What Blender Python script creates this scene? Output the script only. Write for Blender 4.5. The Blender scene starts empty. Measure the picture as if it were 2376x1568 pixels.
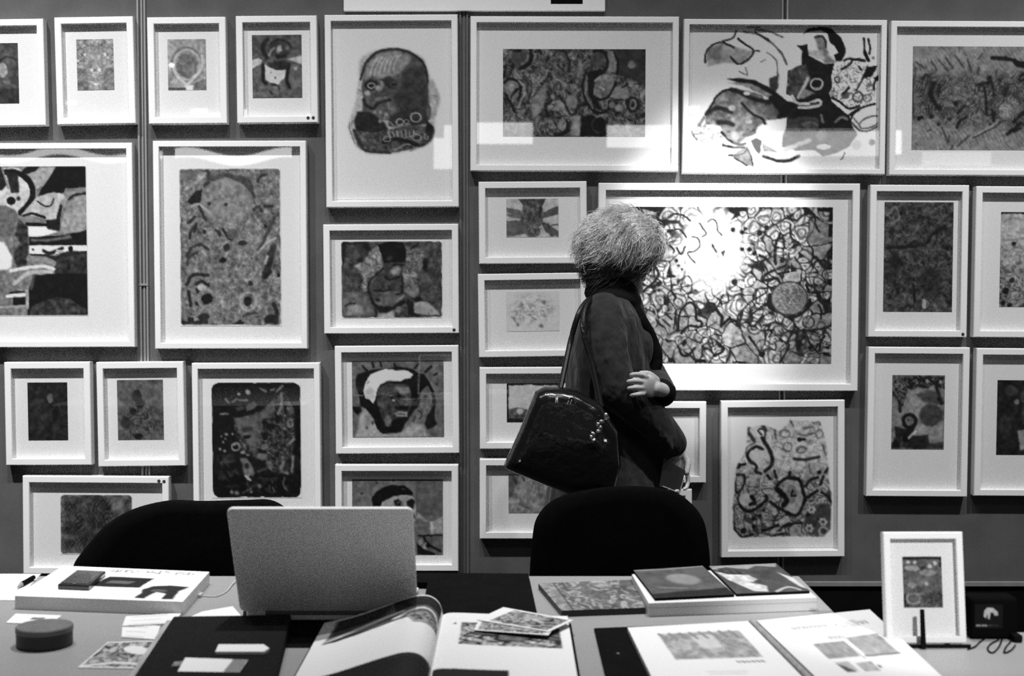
import bpy, bmesh, math, random
import numpy as np
from mathutils import Vector, Matrix, Euler

S = bpy.context.scene
COL = S.collection
# ------------------------------------------------------------------ camera
F_PX, IW, IH = 3264.0, 2376.0, 1568.0
CAM = Vector((0.0, 0.0, 1.40))
PITCH = math.atan(134.0 / F_PX)
cam_d = bpy.data.cameras.new('camera')
cam_d.sensor_fit = 'HORIZONTAL'
cam_d.sensor_width = 36.0
cam_d.lens = 36.0 * F_PX / IW
cam_d.clip_start = 0.05
cam_o = bpy.data.objects.new('camera', cam_d)
COL.objects.link(cam_o)
cam_o.location = CAM
cam_o.rotation_euler = (math.pi / 2 - PITCH, 0, 0)
S.camera = cam_o
cam_d.dof.use_dof = True
cam_d.dof.focus_distance = 4.15
cam_d.dof.aperture_fstop = (36.0 * F_PX / IW / 1000.0) / 0.0095

WALL = 5.22          # front face of the panel wall
TABLE_Z = 0.75

def ray(px, py):
    a, b = (px - IW / 2) / F_PX, -(py - IH / 2) / F_PX
    c, s = math.cos(PITCH), math.sin(PITCH)
    return Vector((a, c + b * s, b * c - s))

def on_y(px, py, Y):
    d = ray(px, py)
    return CAM + d * ((Y - CAM.y) / d.y)

def on_z(px, py, z=TABLE_Z):
    d = ray(px, py)
    return CAM + d * ((z - CAM.z) / d.z)

def mirrored(px, py, Y, plane=WALL - 0.04):
    # the real place a reflection seen at (px,py) in upright glass comes from
    p = on_y(px, py, plane)
    d = ray(px, py)
    t = (plane - Y) / d.y
    return Vector((p.x + d.x * t, Y, p.z + d.z * t))

# ------------------------------------------------------------------ world and lamps
w = bpy.data.worlds.new('hall')
S.world = w
w.use_nodes = True
w.node_tree.nodes['Background'].inputs[0].default_value = (1, 1, 1, 1)
w.node_tree.nodes['Background'].inputs[1].default_value = 0.038
S.view_settings.view_transform = 'Standard'
S.view_settings.look = 'None'
S.view_settings.gamma = 1.0
S.view_settings.use_curve_mapping = False
S.view_settings.exposure = 0.0
S.cycles.max_bounces = 6
S.cycles.transparent_max_bounces = 12
S.cycles.use_denoising = False
S.cycles.caustics_reflective = False
S.cycles.caustics_refractive = False

def area_lamp(name, loc, target, size, power, size_y=None):
    l = bpy.data.lights.new(name, 'AREA')
    l.energy = power
    if size_y:
        l.shape = 'RECTANGLE'; l.size = size; l.size_y = size_y
    else:
        l.shape = 'DISK'; l.size = size
    o = bpy.data.objects.new(name, l)
    COL.objects.link(o)
    o.location = loc
    o.rotation_euler = (Vector(target) - Vector(loc)).to_track_quat('-Z', 'Y').to_euler()
    return o

# the one lamp trained on the large doodle print
def spot_lamp(name, loc, target, power, deg, blend, rad):
    l = bpy.data.lights.new(name, 'SPOT')
    l.energy = power; l.spot_size = math.radians(deg); l.spot_blend = blend
    l.shadow_soft_size = rad
    o = bpy.data.objects.new(name, l)
    COL.objects.link(o)
    o.location = loc
    o.rotation_euler = (Vector(target) - Vector(loc)).to_track_quat('-Z', 'Y').to_euler()
LY, LZ = 2.75, 5.2
for lx, p in ((-2.6, 1300), (-1.2, 520), (0.0, 245), (1.25, 235), (2.6, 760)):
    spot_lamp('track_lamp', (lx, LY, LZ), (lx * 0.95, WALL, -0.7), p, 66, 1.0, 0.065)
for lx, p in ((-1.5, 150), (-0.3, 300), (0.95, 255)):
    spot_lamp('table_fill', (lx, 3.25, 4.1), (lx, 2.55, 0.75), p, 44, 0.9, 0.06)  # extra overhead spots added to brighten the tabletops
# unseen fill added from the camera side to lift the laptop lid
area_lamp('front_fill', (0.4, 0.7, 5.3), (0, 2.7, 0.7), 1.1, 16)
spot_lamp('display_spot', (0.95, 3.35, 3.7), on_y(1650, 575, WALL), 1150, 18, 1.0, 0.05)

# bright windows and lamps of the hall behind the viewer, seen only as reflections in the glass
def hall_lamp(x0, y0, x1, y1, rad, Y=-8.0):
    a, b = mirrored(x0, y0, Y), mirrored(x1, y1, Y)
    wd, ht = abs(b.x - a.x), abs(b.z - a.z)
    c = (a + b) / 2
    area_lamp('hall_lamp', c, (c.x, 5.0, c.z), wd, rad * math.pi * wd * ht, ht)
spot_lamp('table_spot', (1.45, 0.2, 2.95), on_y(2175, 1375, 2.5), 420, 12, 0.8, 0.05)
HALL = [(1100, 284, 1236, 334, 6.0), (1408, 290, 1560, 342, 6.0), (1592, 246, 1624, 260, 9.0),
        (1700, 304, 2052, 362, 3.6), (2078, 302, 2092, 358, 7.0),
        (-250, 350, 310, 368, 6.0), (366, 352, 700, 374, 7.0),
        (442, 252, 482, 264, 9.0), (150, 234, 178, 242, 5.0), (486, 262, 512, 272, 6.0),
        (562, 254, 572, 272, 9.0), (392, 148, 404, 156, 10.0), (1006, 320, 1052, 392, 4.5), (1030, 290, 1052, 322, 4.5), (2140, 352, 2300, 384, 2.0)]
for h in HALL:
    hall_lamp(*h)

# ------------------------------------------------------------------ helpers
def lin(d):
    c = d / 255.0
    return c / 12.92 if c <= 0.04045 else ((c + 0.055) / 1.055) ** 2.4

MATS = {}
def mat(name, g, rough=0.6, var=0.0, vscale=30.0, bump=0.0, bscale=200.0, spec=0.5, metal=0.0, sheen=0.0, coat=0.0, stretch=None, bdist=0.01):
    if name in MATS:
        return MATS[name]
    m = bpy.data.materials.new(name)
    m.use_nodes = True
    nt = m.node_tree
    b = nt.nodes['Principled BSDF']
    b.inputs['Base Color'].default_value = (g, g, g, 1)
    b.inputs['Roughness'].default_value = rough
    b.inputs['Specular IOR Level'].default_value = spec
    b.inputs['Metallic'].default_value = metal
    b.inputs['Sheen Weight'].default_value = sheen
    b.inputs['Coat Weight'].default_value = coat
    tc = nt.nodes.new('ShaderNodeTexCoord')
    vec = tc.outputs['Object']
    if stretch:
        mp = nt.nodes.new('ShaderNodeMapping')
        mp.inputs['Scale'].default_value = stretch
        nt.links.new(vec, mp.inputs['Vector'])
        vec = mp.outputs['Vector']
    if var > 0:
        n = nt.nodes.new('ShaderNodeTexNoise')
        n.inputs['Scale'].default_value = vscale
        n.inputs['Detail'].default_value = 4
        r = nt.nodes.new('ShaderNodeMapRange')
        r.inputs['From Min'].default_value = 0.25
        r.inputs['From Max'].default_value = 0.75
        r.inputs['To Min'].default_value = g * (1 - var)
        r.inputs['To Max'].default_value = g * (1 + var)
        nt.links.new(vec, n.inputs['Vector'])
        nt.links.new(n.outputs['Fac'], r.inputs['Value'])
        nt.links.new(r.outputs['Result'], b.inputs['Base Color'])
    if bump > 0:
        n2 = nt.nodes.new('ShaderNodeTexNoise')
        n2.inputs['Scale'].default_value = bscale
        n2.inputs['Detail'].default_value = 3
        bp = nt.nodes.new('ShaderNodeBump')
        bp.inputs['Strength'].default_value = bump
        bp.inputs['Distance'].default_value = bdist
        nt.links.new(vec, n2.inputs['Vector'])
        nt.links.new(n2.outputs['Fac'], bp.inputs['Height'])
        nt.links.new(bp.outputs['Normal'], b.inputs['Normal'])
    MATS[name] = m
    return m

PAPER = 0.78
def ink_material():
    m = bpy.data.materials.new('printed_paper')
    m.use_nodes = True
    nt = m.node_tree
    a = nt.nodes.new('ShaderNodeAttribute')
    a.attribute_name = 'Col'
    b = nt.nodes['Principled BSDF']
    b.inputs['Roughness'].default_value = 0.7
    b.inputs['Specular IOR Level'].default_value = 0.2
    nt.links.new(a.outputs['Color'], b.inputs['Base Color'])
    return m
INK = ink_material()

def glass_material():
    m = bpy.data.materials.new('picture_glass')
    m.use_nodes = True
    nt = m.node_tree
    nt.nodes.clear()
    out = nt.nodes.new('ShaderNodeOutputMaterial')
    mix = nt.nodes.new('ShaderNodeMixShader')
    ge = nt.nodes.new('ShaderNodeNewGeometry')
    dt = nt.nodes.new('ShaderNodeVectorMath'); dt.operation = 'DOT_PRODUCT'
    nt.links.new(ge.outputs['Incoming'], dt.inputs[0]); nt.links.new(ge.outputs['Normal'], dt.inputs[1])
    def mth(op, a, b):
        n = nt.nodes.new('ShaderNodeMath'); n.operation = op
        for i, v in enumerate((a, b)):
            if v is None: continue
            if isinstance(v, (int, float)): n.inputs[i].default_value = v
            else: nt.links.new(v, n.inputs[i])
        return n.outputs[0]
    co = mth('ABSOLUTE', dt.outputs['Value'], None)          # two-sided thin sheet: Schlick on |cos|
    p5 = mth('POWER', mth('SUBTRACT', 1.0, co), 5.0)
    fac = mth('ADD', 0.08, mth('MULTIPLY', p5, 0.92))
    tr = nt.nodes.new('ShaderNodeBsdfTransparent')
    gl = nt.nodes.new('ShaderNodeBsdfGlossy')
    gl.inputs['Roughness'].default_value = 0.015
    nt.links.new(fac, mix.inputs[0])
    nt.links.new(tr.outputs[0], mix.inputs[1])
    nt.links.new(gl.outputs[0], mix.inputs[2])
    nt.links.new(mix.outputs[0], out.inputs[0])
    return m
GLASS = glass_material()

M_PAPER = mat('white_paper', PAPER, 0.7, spec=0.2)
M_FRAME = mat('white_lacquer', 0.80, 0.42, var=0.02, vscale=12)
M_WALL = mat('grey_fabric_wall', 0.098, 0.9, var=0.14, vscale=9, bump=0.25, bscale=420, spec=0.1)
M_ALU = mat('aluminium', 0.36, 0.42, var=0.06, vscale=18, metal=0.5)
M_ALUD = mat('dark_groove', 0.03, 0.7)
M_BLACK = mat('black_matt', 0.005, 0.9, var=0.2, vscale=20, spec=0.03)
M_FLOOR = mat('dark_carpet', 0.02, 0.95, var=0.3, vscale=120, bump=0.3, bscale=600, spec=0.05)
M_TABLE = mat('pale_laminate', 0.28, 0.5, var=0.05, vscale=6, spec=0.3)
M_LEG = mat('grey_steel', 0.3, 0.35, metal=0.8, var=0.05)
M_CHAIR = mat('black_upholstery', 0.004, 0.95, var=0.2, vscale=60, bump=0.15, bscale=500, spec=0.02)

def finish(name, bm, m, parent=None, smooth=False, recalc=True):
    if recalc:
        bmesh.ops.recalc_face_normals(bm, faces=bm.faces)
    me = bpy.data.meshes.new(name)
    bm.to_mesh(me)
    bm.free()
    if smooth:
        me.polygons.foreach_set('use_smooth', [True] * len(me.polygons))
    me.materials.append(m)
    o = bpy.data.objects.new(name, me)
    COL.objects.link(o)
    if parent:
        o.parent = parent
    return o

def tag(o, label=None, cat=None, group=None, kind=None):
    if label: o['label'] = label
    if cat: o['category'] = cat
    if group: o['group'] = group
    if kind: o['kind'] = kind
    return o

def thing(name, label, cat, loc=(0, 0, 0), rot=(0, 0, 0), group=None):
    o = bpy.data.objects.new(name, None)
    COL.objects.link(o)
    o.empty_display_size = 0.05
    o.location = loc
    o.rotation_euler = rot
    return tag(o, label, cat, group)

def add_box(bm, x0, x1, y0, y1, z0, z1, M=None):
    vs = [bm.verts.new(Vector(p) if M is None else M @ Vector(p)) for p in
          ((x0, y0, z0), (x1, y0, z0), (x1, y1, z0), (x0, y1, z0), (x0, y0, z1), (x1, y0, z1), (x1, y1, z1), (x0, y1, z1))]
    for f in ((0, 3, 2, 1), (4, 5, 6, 7), (0, 1, 5, 4), (1, 2, 6, 5), (2, 3, 7, 6), (3, 0, 4, 7)):
        bm.faces.new([vs[i] for i in f])
    return vs

def box_bm(*a, bevel=0.0, seg=2):
    bm = bmesh.new()
    add_box(bm, *a)
    if bevel > 0:
        bmesh.ops.bevel(bm, geom=bm.edges[:], offset=bevel, segments=seg, affect='EDGES', profile=0.5)
    return bm

def prism_bm(pts, z0, z1, bevel=0.0, seg=2):
    bm = bmesh.new()
    lo = [bm.verts.new((p[0], p[1], z0)) for p in pts]
    hi = [bm.verts.new((p[0], p[1], z1)) for p in pts]
    bm.faces.new(lo[::-1])
    bm.faces.new(hi)
    n = len(pts)
    for i in range(n):
        j = (i + 1) % n
        bm.faces.new((lo[i], lo[j], hi[j], hi[i]))
    bmesh.ops.recalc_face_normals(bm, faces=bm.faces)
    if bevel > 0:
        bmesh.ops.bevel(bm, geom=[e for e in bm.edges], offset=bevel, segments=seg, affect='EDGES', profile=0.5)
    return bm

def tube_bm(pts, r, sides=8, bm=None, closed=False, flat=1.0):
    bm = bm or bmesh.new()
    pts = [Vector(p) for p in pts]
    n = len(pts)
    rs = r if isinstance(r, (list, tuple)) else [r] * n
    rings = []
    up = Vector((0, 0, 1))
    for i, p in enumerate(pts):
        t = (pts[min(i + 1, n - 1)] - pts[max(i - 1, 0)]).normalized()
        a = t.cross(up)
        if a.length < 1e-3:
            a = t.cross(Vector((1, 0, 0)))
        a.normalize()
        b = a.cross(t).normalized()
        rings.append([bm.verts.new(p + (a * math.cos(k * 2 * math.pi / sides) + b * flat * math.sin(k * 2 * math.pi / sides)) * rs[i]) for k in range(sides)])
    for i in range(n - 1):
        for k in range(sides):
            l = (k + 1) % sides
            bm.faces.new((rings[i][k], rings[i][l], rings[i + 1][l], rings[i + 1][k]))
    bm.faces.new(rings[0][::-1])
    bm.faces.new(rings[-1])
    return bm

def catmull(pts, closed=False, sub=6):
    P = [np.array(p, float) for p in pts]
    n = len(P)
    if n < 3 and not closed:
        return np.array(P)
    out = []
    rng = range(n if closed else n - 1)
    for i in rng:
        if closed:
            p0, p1, p2, p3 = P[(i - 1) % n], P[i], P[(i + 1) % n], P[(i + 2) % n]
        else:
            p0, p1, p2, p3 = P[max(i - 1, 0)], P[i], P[i + 1], P[min(i + 2, n - 1)]
        for k in range(sub):
            t = k / sub
            out.append(0.5 * ((2 * p1) + (-p0 + p2) * t + (2 * p0 - 5 * p1 + 4 * p2 - p3) * t * t + (-p0 + 3 * p1 - 3 * p2 + p3) * t ** 3))
    if not closed:
        out.append(P[-1])
    return np.array(out)

# ------------------------------------------------------------------ printed sheets: ink laid on a fine grid, in the sheet's own plane
def vnoise(X, Y, scale, seed, octv=1):
    tot = np.zeros_like(X); amp = 1.0; na = 0.0
    for o in range(octv):
        G = np.random.RandomState(seed + 31 * o).rand(64, 64)
        x = X / scale; y = Y / scale
        xi = np.floor(x).astype(int); yi = np.floor(y).astype(int)
        fx = x - xi; fy = y - yi
        fx = fx * fx * (3 - 2 * fx); fy = fy * fy * (3 - 2 * fy)
        g = lambda a, b: G[a % 64, b % 64]
        tot += amp * ((g(yi, xi) * (1 - fx) + g(yi, xi + 1) * fx) * (1 - fy) + (g(yi + 1, xi) * (1 - fx) + g(yi + 1, xi + 1) * fx) * fy)
        na += amp; amp *= 0.5; scale *= 0.5
    return tot / na

def sstep(a, b, x):
    t = np.clip((x - a) / (b - a), 0, 1)
    return t * t * (3 - 2 * t)

class Art:
    def __init__(s, x0, y0, x1, y1, base=1.0, step=2.2):
        s.r = (x0, y0, x1, y1)
        s.nx = max(2, int(round((x1 - x0) / step)) + 1)
        s.ny = max(2, int(round((y1 - y0) / step)) + 1)
        s.X, s.Y = np.meshgrid(np.linspace(x0, x1, s.nx), np.linspace(y0, y1, s.ny))
        s.V = np.full(s.X.shape, float(base))
        s.o = (0.0, 0.0, 1.0)
        s.done = False; s.wob = 1.1; s.grain = .16; s.unit = 1.0; s.edge = None
    def z(s, ox, oy, k):
        s.o = (ox, oy, k); return s
    def P(s, pts):
        ox, oy, k = s.o
        return [(ox + p[0] / k, oy + p[1] / k) for p in pts]
    def sub(s, pts, m):
        a = np.array(pts)
        x0, y0, x1, y1 = s.r
        dx = (x1 - x0) / (s.nx - 1); dy = (y1 - y0) / (s.ny - 1)
        i0 = max(0, int((a[:, 0].min() - m - x0) / dx)); i1 = min(s.nx, int((a[:, 0].max() + m - x0) / dx) + 2)
        j0 = max(0, int((a[:, 1].min() - m - y0) / dy)); j1 = min(s.ny, int((a[:, 1].max() + m - y0) / dy) + 2)
        if i1 <= i0 or j1 <= j0: return None
        return slice(j0, j1), slice(i0, i1)
    @staticmethod
    def dist(X, Y, pts):
        D = np.full(X.shape, 1e9)
        for (ax, ay), (bx, by) in zip(pts[:-1], pts[1:]):
            vx, vy = bx - ax, by - ay
            l2 = vx * vx + vy * vy + 1e-9
            t = np.clip(((X - ax) * vx + (Y - ay) * vy) / l2, 0, 1)
            D = np.minimum(D, (X - ax - t * vx) ** 2 + (Y - ay - t * vy) ** 2)
        return np.sqrt(D)
    def put(s, sl, m, v):
        s.V[sl] = s.V[sl] * (1 - m) + (v if np.isscalar(v) else v[sl]) * m
    def line(s, pts, w, v, a=1.0, soft=1.6, smooth=True):
        w = w / s.o[2]
        q = s.P(pts)
        if smooth and len(q) > 2: q = catmull(q, sub=4)
        sl = s.sub(q, w + soft + 2)
        if sl is None: return s
        d = s.dist(s.X[sl], s.Y[sl], q)
        s.put(sl, a * (1 - sstep(w / 2 - soft / 2, w / 2 + soft / 2, d)), v); return s
    def lines(s, L, w, v, **k):
        for p in L: s.line(p, w, v, **k)
        return s
    def poly(s, pts, v, a=1.0, soft=1.8, smooth=False):
        q = s.P(pts)
        if smooth: q = catmull(q, True, 4)
        q = [tuple(p) for p in q]
        sl = s.sub(q, soft + 2)
        if sl is None: return s
        X, Y = s.X[sl], s.Y[sl]
        ins = np.zeros(X.shape, bool)
        n = len(q)
        for i in range(n):
            (ax, ay), (bx, by) = q[i], q[(i + 1) % n]
            if ay == by: continue
            c = ((ay > Y) != (by > Y)) & (X < (bx - ax) * (Y - ay) / (by - ay) + ax)
            ins ^= c
        d = s.dist(X, Y, q + [q[0]])
        d = np.where(ins, d, -d)
        s.put(sl, a * sstep(-soft / 2, soft / 2, d), v); return s
    def ell(s, cx, cy, rx, ry, v, a=1.0, soft=1.8, rot=0.0, ring=0.0):
        k = s.o[2]
        (cx, cy), = s.P([(cx, cy)])
        rx, ry, ring = rx / k, ry / k, ring / k
        R = max(rx, ry) + ring
        sl = s.sub([(cx - R, cy - R), (cx + R, cy + R)], soft + 2)
        if sl is None: return s
        X, Y = s.X[sl] - cx, s.Y[sl] - cy
        c, n = math.cos(rot), math.sin(rot)
        x, y = X * c + Y * n, -X * n + Y * c
        rr = np.sqrt((x / rx) ** 2 + (y / ry) ** 2) + 1e-6
        d = (rr - 1) * np.sqrt(x * x + y * y) / rr
        if ring: d = np.abs(d) - ring / 2
        s.put(sl, a * (1 - sstep(-soft / 2, soft / 2, d)), v); return s
    def dots(s, L, v, **k):
        for cx, cy, r in L: s.ell(cx, cy, r, r, v, **k)
        return s
    # textures over a mask array (or everywhere)
    def mottle(s, scale, amp, seed, m=1.0, octv=3):
        s.V += (vnoise(s.X, s.Y, scale, seed, octv) - 0.5) * 2 * amp * m; return s
    def warp(s, scale, amp, seed):
        return s.X + amp * (vnoise(s.X, s.Y, scale, seed) - .5) * 2, s.Y + amp * (vnoise(s.X, s.Y, scale, seed + 7) - .5) * 2
    def contour(s, scale, k, v, a, seed, m=1.0, t=0.55, octv=2):
        X, Y = s.warp(scale * 0.7, scale * 0.5, seed + 3)
        f = vnoise(X, Y, scale, seed, octv)
        L = sstep(t, min(1.0, t + 0.35), np.cos(f * k * 2 * math.pi) * .5 + .5)
        s.V = s.V * (1 - L * a * m) + v * L * a * m; return s
    def cells(s, n, seed, lw, v, a, fill=0.0, m=1.0, rings=0.0, warp=6.0):
        r = np.random.RandomState(seed)
        x0, y0, x1, y1 = s.r
        px = r.uniform(x0, x1, n); py = r.uniform(y0, y1, n); pv = r.rand(n)
        X, Y = s.warp(18, warp, seed)
        f1 = np.full(X.shape, 1e9); f2 = f1.copy(); val = np.zeros_like(X)
        for i in range(n):
            d = np.hypot(X - px[i], Y - py[i])
            near = d < f1
            f2 = np.where(near, f1, np.minimum(f2, d))
            val = np.where(near, pv[i], val)
            f1 = np.where(near, d, f1)
        if fill: s.V += (val - .5) * 2 * fill * m
        if rings:
            R = sstep(.45, .95, np.cos(f1 / rings * 2 * math.pi) * .5 + .5) * (val > .4)
            s.V = s.V * (1 - R * a * .6 * m) + v * R * a * .6 * m
        lwv = lw * (.35 + 2.3 * vnoise(s.X, s.Y, 22, seed + 77, 2) ** 1.6)
        L = 1 - sstep(lwv * .6, lwv * 1.5 + .3, f2 - f1)
        s.V = s.V * (1 - L * a * m) + v * L * a * m; return s
    def hatch(s, ang, per, v, a, seed, m=1.0, wob=5, t=.5):
        X, Y = s.warp(22, wob, seed)
        q = X * math.cos(ang) + Y * math.sin(ang)
        g = vnoise(s.X, s.Y, 14, seed + 2)
        L = sstep(t, t + .4, np.cos(q / per * 2 * math.pi) * .5 + .5) * sstep(.3, .6, g)
        s.V = s.V * (1 - L * a * m) + v * L * a * m; return s
    def mask_ell(s, cx, cy, rx, ry, soft=.3):
        (cx, cy), = s.P([(cx, cy)]); k = s.o[2]
        r = np.hypot((s.X - cx) / (rx / k), (s.Y - cy) / (ry / k))
        return 1 - sstep(1 - soft, 1 + soft, r)
    def mask_poly(s, pts, soft=4.0):
        K = s.V; s.V = np.zeros_like(K); s.poly(pts, 1.0, soft=soft); m = s.V; s.V = K; return m
    def rounded(s, r, rough=1.2, seed=5, inset=0.0):
        s.edge = (r, rough, seed, inset); return s
    def cut_edge(s):
        # deckled outer edge with rounded corners, bare paper beyond it
        r, rough, seed, inset = s.edge
        x0, y0, x1, y1 = s.r
        cx, cy = (x0 + x1) / 2, (y0 + y1) / 2
        hx, hy = (x1 - x0) / 2 - 1.5 - inset, (y1 - y0) / 2 - 1.5 - inset
        qx = np.abs(s.X - cx) - hx + r; qy = np.abs(s.Y - cy) - hy + r
        d = np.hypot(np.maximum(qx, 0), np.maximum(qy, 0)) + np.minimum(np.maximum(qx, qy), 0) - r
        d += (vnoise(s.X, s.Y, 16, seed, 2) - .5) * 2 * rough
        m = sstep(-.8, .8, d)
        s.V = s.V * (1 - m) + m
    def organic(s):
        # the unevenness of hand-drawn ink: wandering edges, dry patches, flecks
        if s.done: return
        s.done = True
        x0, y0, x1, y1 = s.r
        sd = int(abs(x0 * 7 + y0 * 13 + x1)) % 900
        w_, g_ = s.wob, s.grain
        k = s.unit
        wx = (vnoise(s.X, s.Y, 11 * k, sd, 2) - .5) * 2 * w_ * 1.6 * k + (vnoise(s.X, s.Y, 4 * k, sd + 5) - .5) * 2 * w_ * .55 * k
        wy = (vnoise(s.X, s.Y, 11 * k, sd + 9, 2) - .5) * 2 * w_ * 1.6 * k + (vnoise(s.X, s.Y, 4 * k, sd + 15) - .5) * 2 * w_ * .55 * k
        fx = np.clip((s.X + wx - x0) / (x1 - x0) * (s.nx - 1), 0, s.nx - 1.001)
        fy = np.clip((s.Y + wy - y0) / (y1 - y0) * (s.ny - 1), 0, s.ny - 1.001)
        ix, iy = fx.astype(int), fy.astype(int); fx -= ix; fy -= iy
        V = s.V
        V = (V[iy, ix] * (1 - fx) + V[iy, ix + 1] * fx) * (1 - fy) + (V[iy + 1, ix] * (1 - fx) + V[iy + 1, ix + 1] * fx) * fy
        ink = np.clip((.97 - V) * 6, 0, 1)
        n = (vnoise(s.X, s.Y, 7 * k, sd + 21, 3) - .5) * 2
        n2 = (vnoise(s.X, s.Y, 14 * k, sd + 41, 2) - .5) * 2
        s.V = V + ink * g_ * (n * .9 + n2 * .5) * (.35 + .65 * np.clip(V * 1.6, 0, 1))
        if s.edge: s.cut_edge()
    def mesh(s, name, parent, fn, matl=None, gain=1.0):
        s.organic()
        V = np.clip(s.V, 0.03, 1.0)
        A = (PAPER * gain * V ** 2.2).ravel()
        u = np.linspace(0, 1, s.nx); v = np.linspace(0, 1, s.ny)
        U, W = np.meshgrid(u, v)
        co = fn(U.ravel(), W.ravel())
        me = bpy.data.meshes.new(name)
        nv = s.nx * s.ny; nf = (s.nx - 1) * (s.ny - 1)
        me.vertices.add(nv); me.loops.add(nf * 4); me.polygons.add(nf)
        me.vertices.foreach_set('co', np.ascontiguousarray(co, dtype=np.float32).ravel())
        I = (np.arange(s.ny - 1)[:, None] * s.nx + np.arange(s.nx - 1)[None, :]).ravel()
        me.loops.foreach_set('vertex_index', np.stack([I, I + s.nx, I + s.nx + 1, I + 1], 1).ravel().astype(np.int32))
        me.polygons.foreach_set('loop_start', (np.arange(nf) * 4).astype(np.int32))
        me.update(calc_edges=True)
        me.polygons.foreach_set('use_smooth', [True] * nf)
        at = me.color_attributes.new('Col', 'FLOAT_COLOR', 'POINT')
        at.data.foreach_set('color', np.stack([A, A, A, np.ones_like(A)], 1).astype(np.float32).ravel())
        me.materials.append(matl or INK)
        o = bpy.data.objects.new(name, me)
        COL.objects.link(o)
        if parent: o.parent = parent
        return o
# ------------------------------------------------------------------ the pictures (coordinates are those of each sheet as measured)
def art_doodle_large():
    A = Art(1455, 480, 1929, 843, .66).z(1440, 470, 4.02)
    A.V += .22 * A.mask_ell(820, 480, 420, 470, .5)  # lamp glare painted in: sheet lightened around the hot spot
    side = 1 - .9 * A.mask_ell(850, 440, 330, 400, .3)  # drawing thinned where the painted glare washes it out
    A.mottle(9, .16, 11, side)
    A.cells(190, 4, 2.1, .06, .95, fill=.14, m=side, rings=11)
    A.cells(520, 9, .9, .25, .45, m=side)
    A.poly([(0, 38), (415, 38), (350, 140), (325, 90), (200, 60), (0, 60)], .06)
    A.poly([(1000, 40), (1170, 40), (1160, 70), (1090, 85), (1110, 120), (1020, 165), (1060, 105), (1000, 80)], .06)
    A.poly([(1820, 45), (1965, 45), (1965, 180), (1925, 170), (1935, 85), (1820, 80)], .05)
    A.poly([(1690, 40), (1740, 45), (1790, 105), (1700, 100)], .06)
    A.poly([(1285, 40), (1390, 40), (1385, 55), (1285, 55)], .1)
    A.lines([[(440, 140), (500, 108), (580, 120), (645, 172)], [(390, 440), (430, 330), (420, 280), (540, 250), (610, 325)],
             [(430, 380), (495, 440), (490, 465)], [(520, 420), (560, 480), (600, 410)]], 17, .1)
    A.lines([[(660, 320), (715, 330), (735, 400), (690, 452), (620, 470), (690, 560)], [(810, 180), (850, 155), (890, 190), (900, 265), (940, 300)],
             [(730, 190), (770, 250), (795, 290), (755, 318)], [(850, 390), (890, 460)]], 12, .12)
    A.ell(520, 350, 42, 45, .35, ring=9)
    A.lines([[(330, 600), (352, 660), (330, 720), (215, 825)], [(470, 820), (515, 880), (500, 910)]], 22, .07)
    A.poly([(400, 860), (470, 900), (440, 970), (400, 940)], .07)
    A.lines([[(560, 830), (580, 710), (635, 688), (665, 760), (650, 830), (590, 860)], [(400, 660), (395, 720), (420, 770)]], 11, .12)
    A.ell(698, 832, 28, 26, .3).ell(470, 685, 45, 18, .08).ell(390, 575, 40, 26, .25, ring=12)
    A.dots([(520, 540, 16), (540, 585, 12), (570, 620, 12), (290, 780, 20), (355, 760, 24), (315, 825, 16), (360, 820, 14), (855, 400, 12), (1040, 250, 22), (1060, 740, 28)], .1)
    A.poly([(930, 455), (970, 440), (955, 505)], .2)
    A.line([(540, 1190), (550, 1040), (600, 960), (650, 930), (700, 980), (710, 1090), (755, 1110), (745, 1160), (640, 1150), (570, 1220)], 24, .06)
    A.lines([[(210, 970), (310, 960), (330, 1040), (340, 1100), (400, 1160)], [(420, 1030), (480, 1090)], [(395, 1085), (460, 1150)], [(520, 1000), (500, 1180)],
             [(450, 1010), (430, 920)], [(250, 1160), (210, 1100), (190, 1030)]], 17, .09)
    A.ell(265, 1035, 70, 75, .62, ring=14)
    A.line([(545, 1340), (570, 1410), (630, 1428), (695, 1355)], 24, .05).ell(605, 1310, 62, 62, .3, ring=10).ell(595, 1310, 20, 30, .06)
    A.line([(900, 1300), (965, 1370), (880, 1430)], 26, .06).line([(760, 1240), (830, 1150), (900, 1110)], 12, .25)
    A.lines([[(820, 1280), (840, 1350)], [(850, 1260), (870, 1340)], [(890, 1290), (930, 1350)]], 14, .15)
    A.line([(955, 860), (890, 990), (945, 1060), (940, 1150), (1010, 1080), (1085, 1112), (1100, 1040), (1200, 930), (1365, 830), (1368, 740), (1445, 700)], 15, .08, smooth=False)
    A.line([(890, 990), (945, 1060), (940, 1150), (1010, 1080), (1085, 1112)], 28, .05, smooth=False)
    A.line([(1210, 1050), (1345, 945)], 20, .07).line([(1100, 1110), (1165, 1165)], 14, .2)
    A.line([(1395, 860), (1380, 940), (1415, 990)], 42, .05)
    A.ell(1570, 890, 165, 155, .5).ell(1570, 890, 165, 155, .18, ring=13)
    A.cells_m = A.mask_ell(1570, 890, 150, 140, .1)
    A.contour(7, 3, .2, .7, 8, m=A.cells_m)
    A.lines([[(1725, 760), (1750, 830)], [(1762, 900), (1750, 970), (1660, 1045), (1585, 1070)], [(1480, 285), (1440, 380), (1430, 480), (1440, 570)]], 27, .06)
    A.poly([(1545, 1060), (1630, 1035), (1600, 1110)], .06)
    A.dots([(1350, 232, 24), (1290, 280, 28), (1130, 432, 18), (1195, 435, 22), (1240, 472, 20), (1125, 275, 22), (1155, 245, 18), (1500, 535, 24), (1320, 1410, 30), (1770, 1350, 22)], .07)
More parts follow.
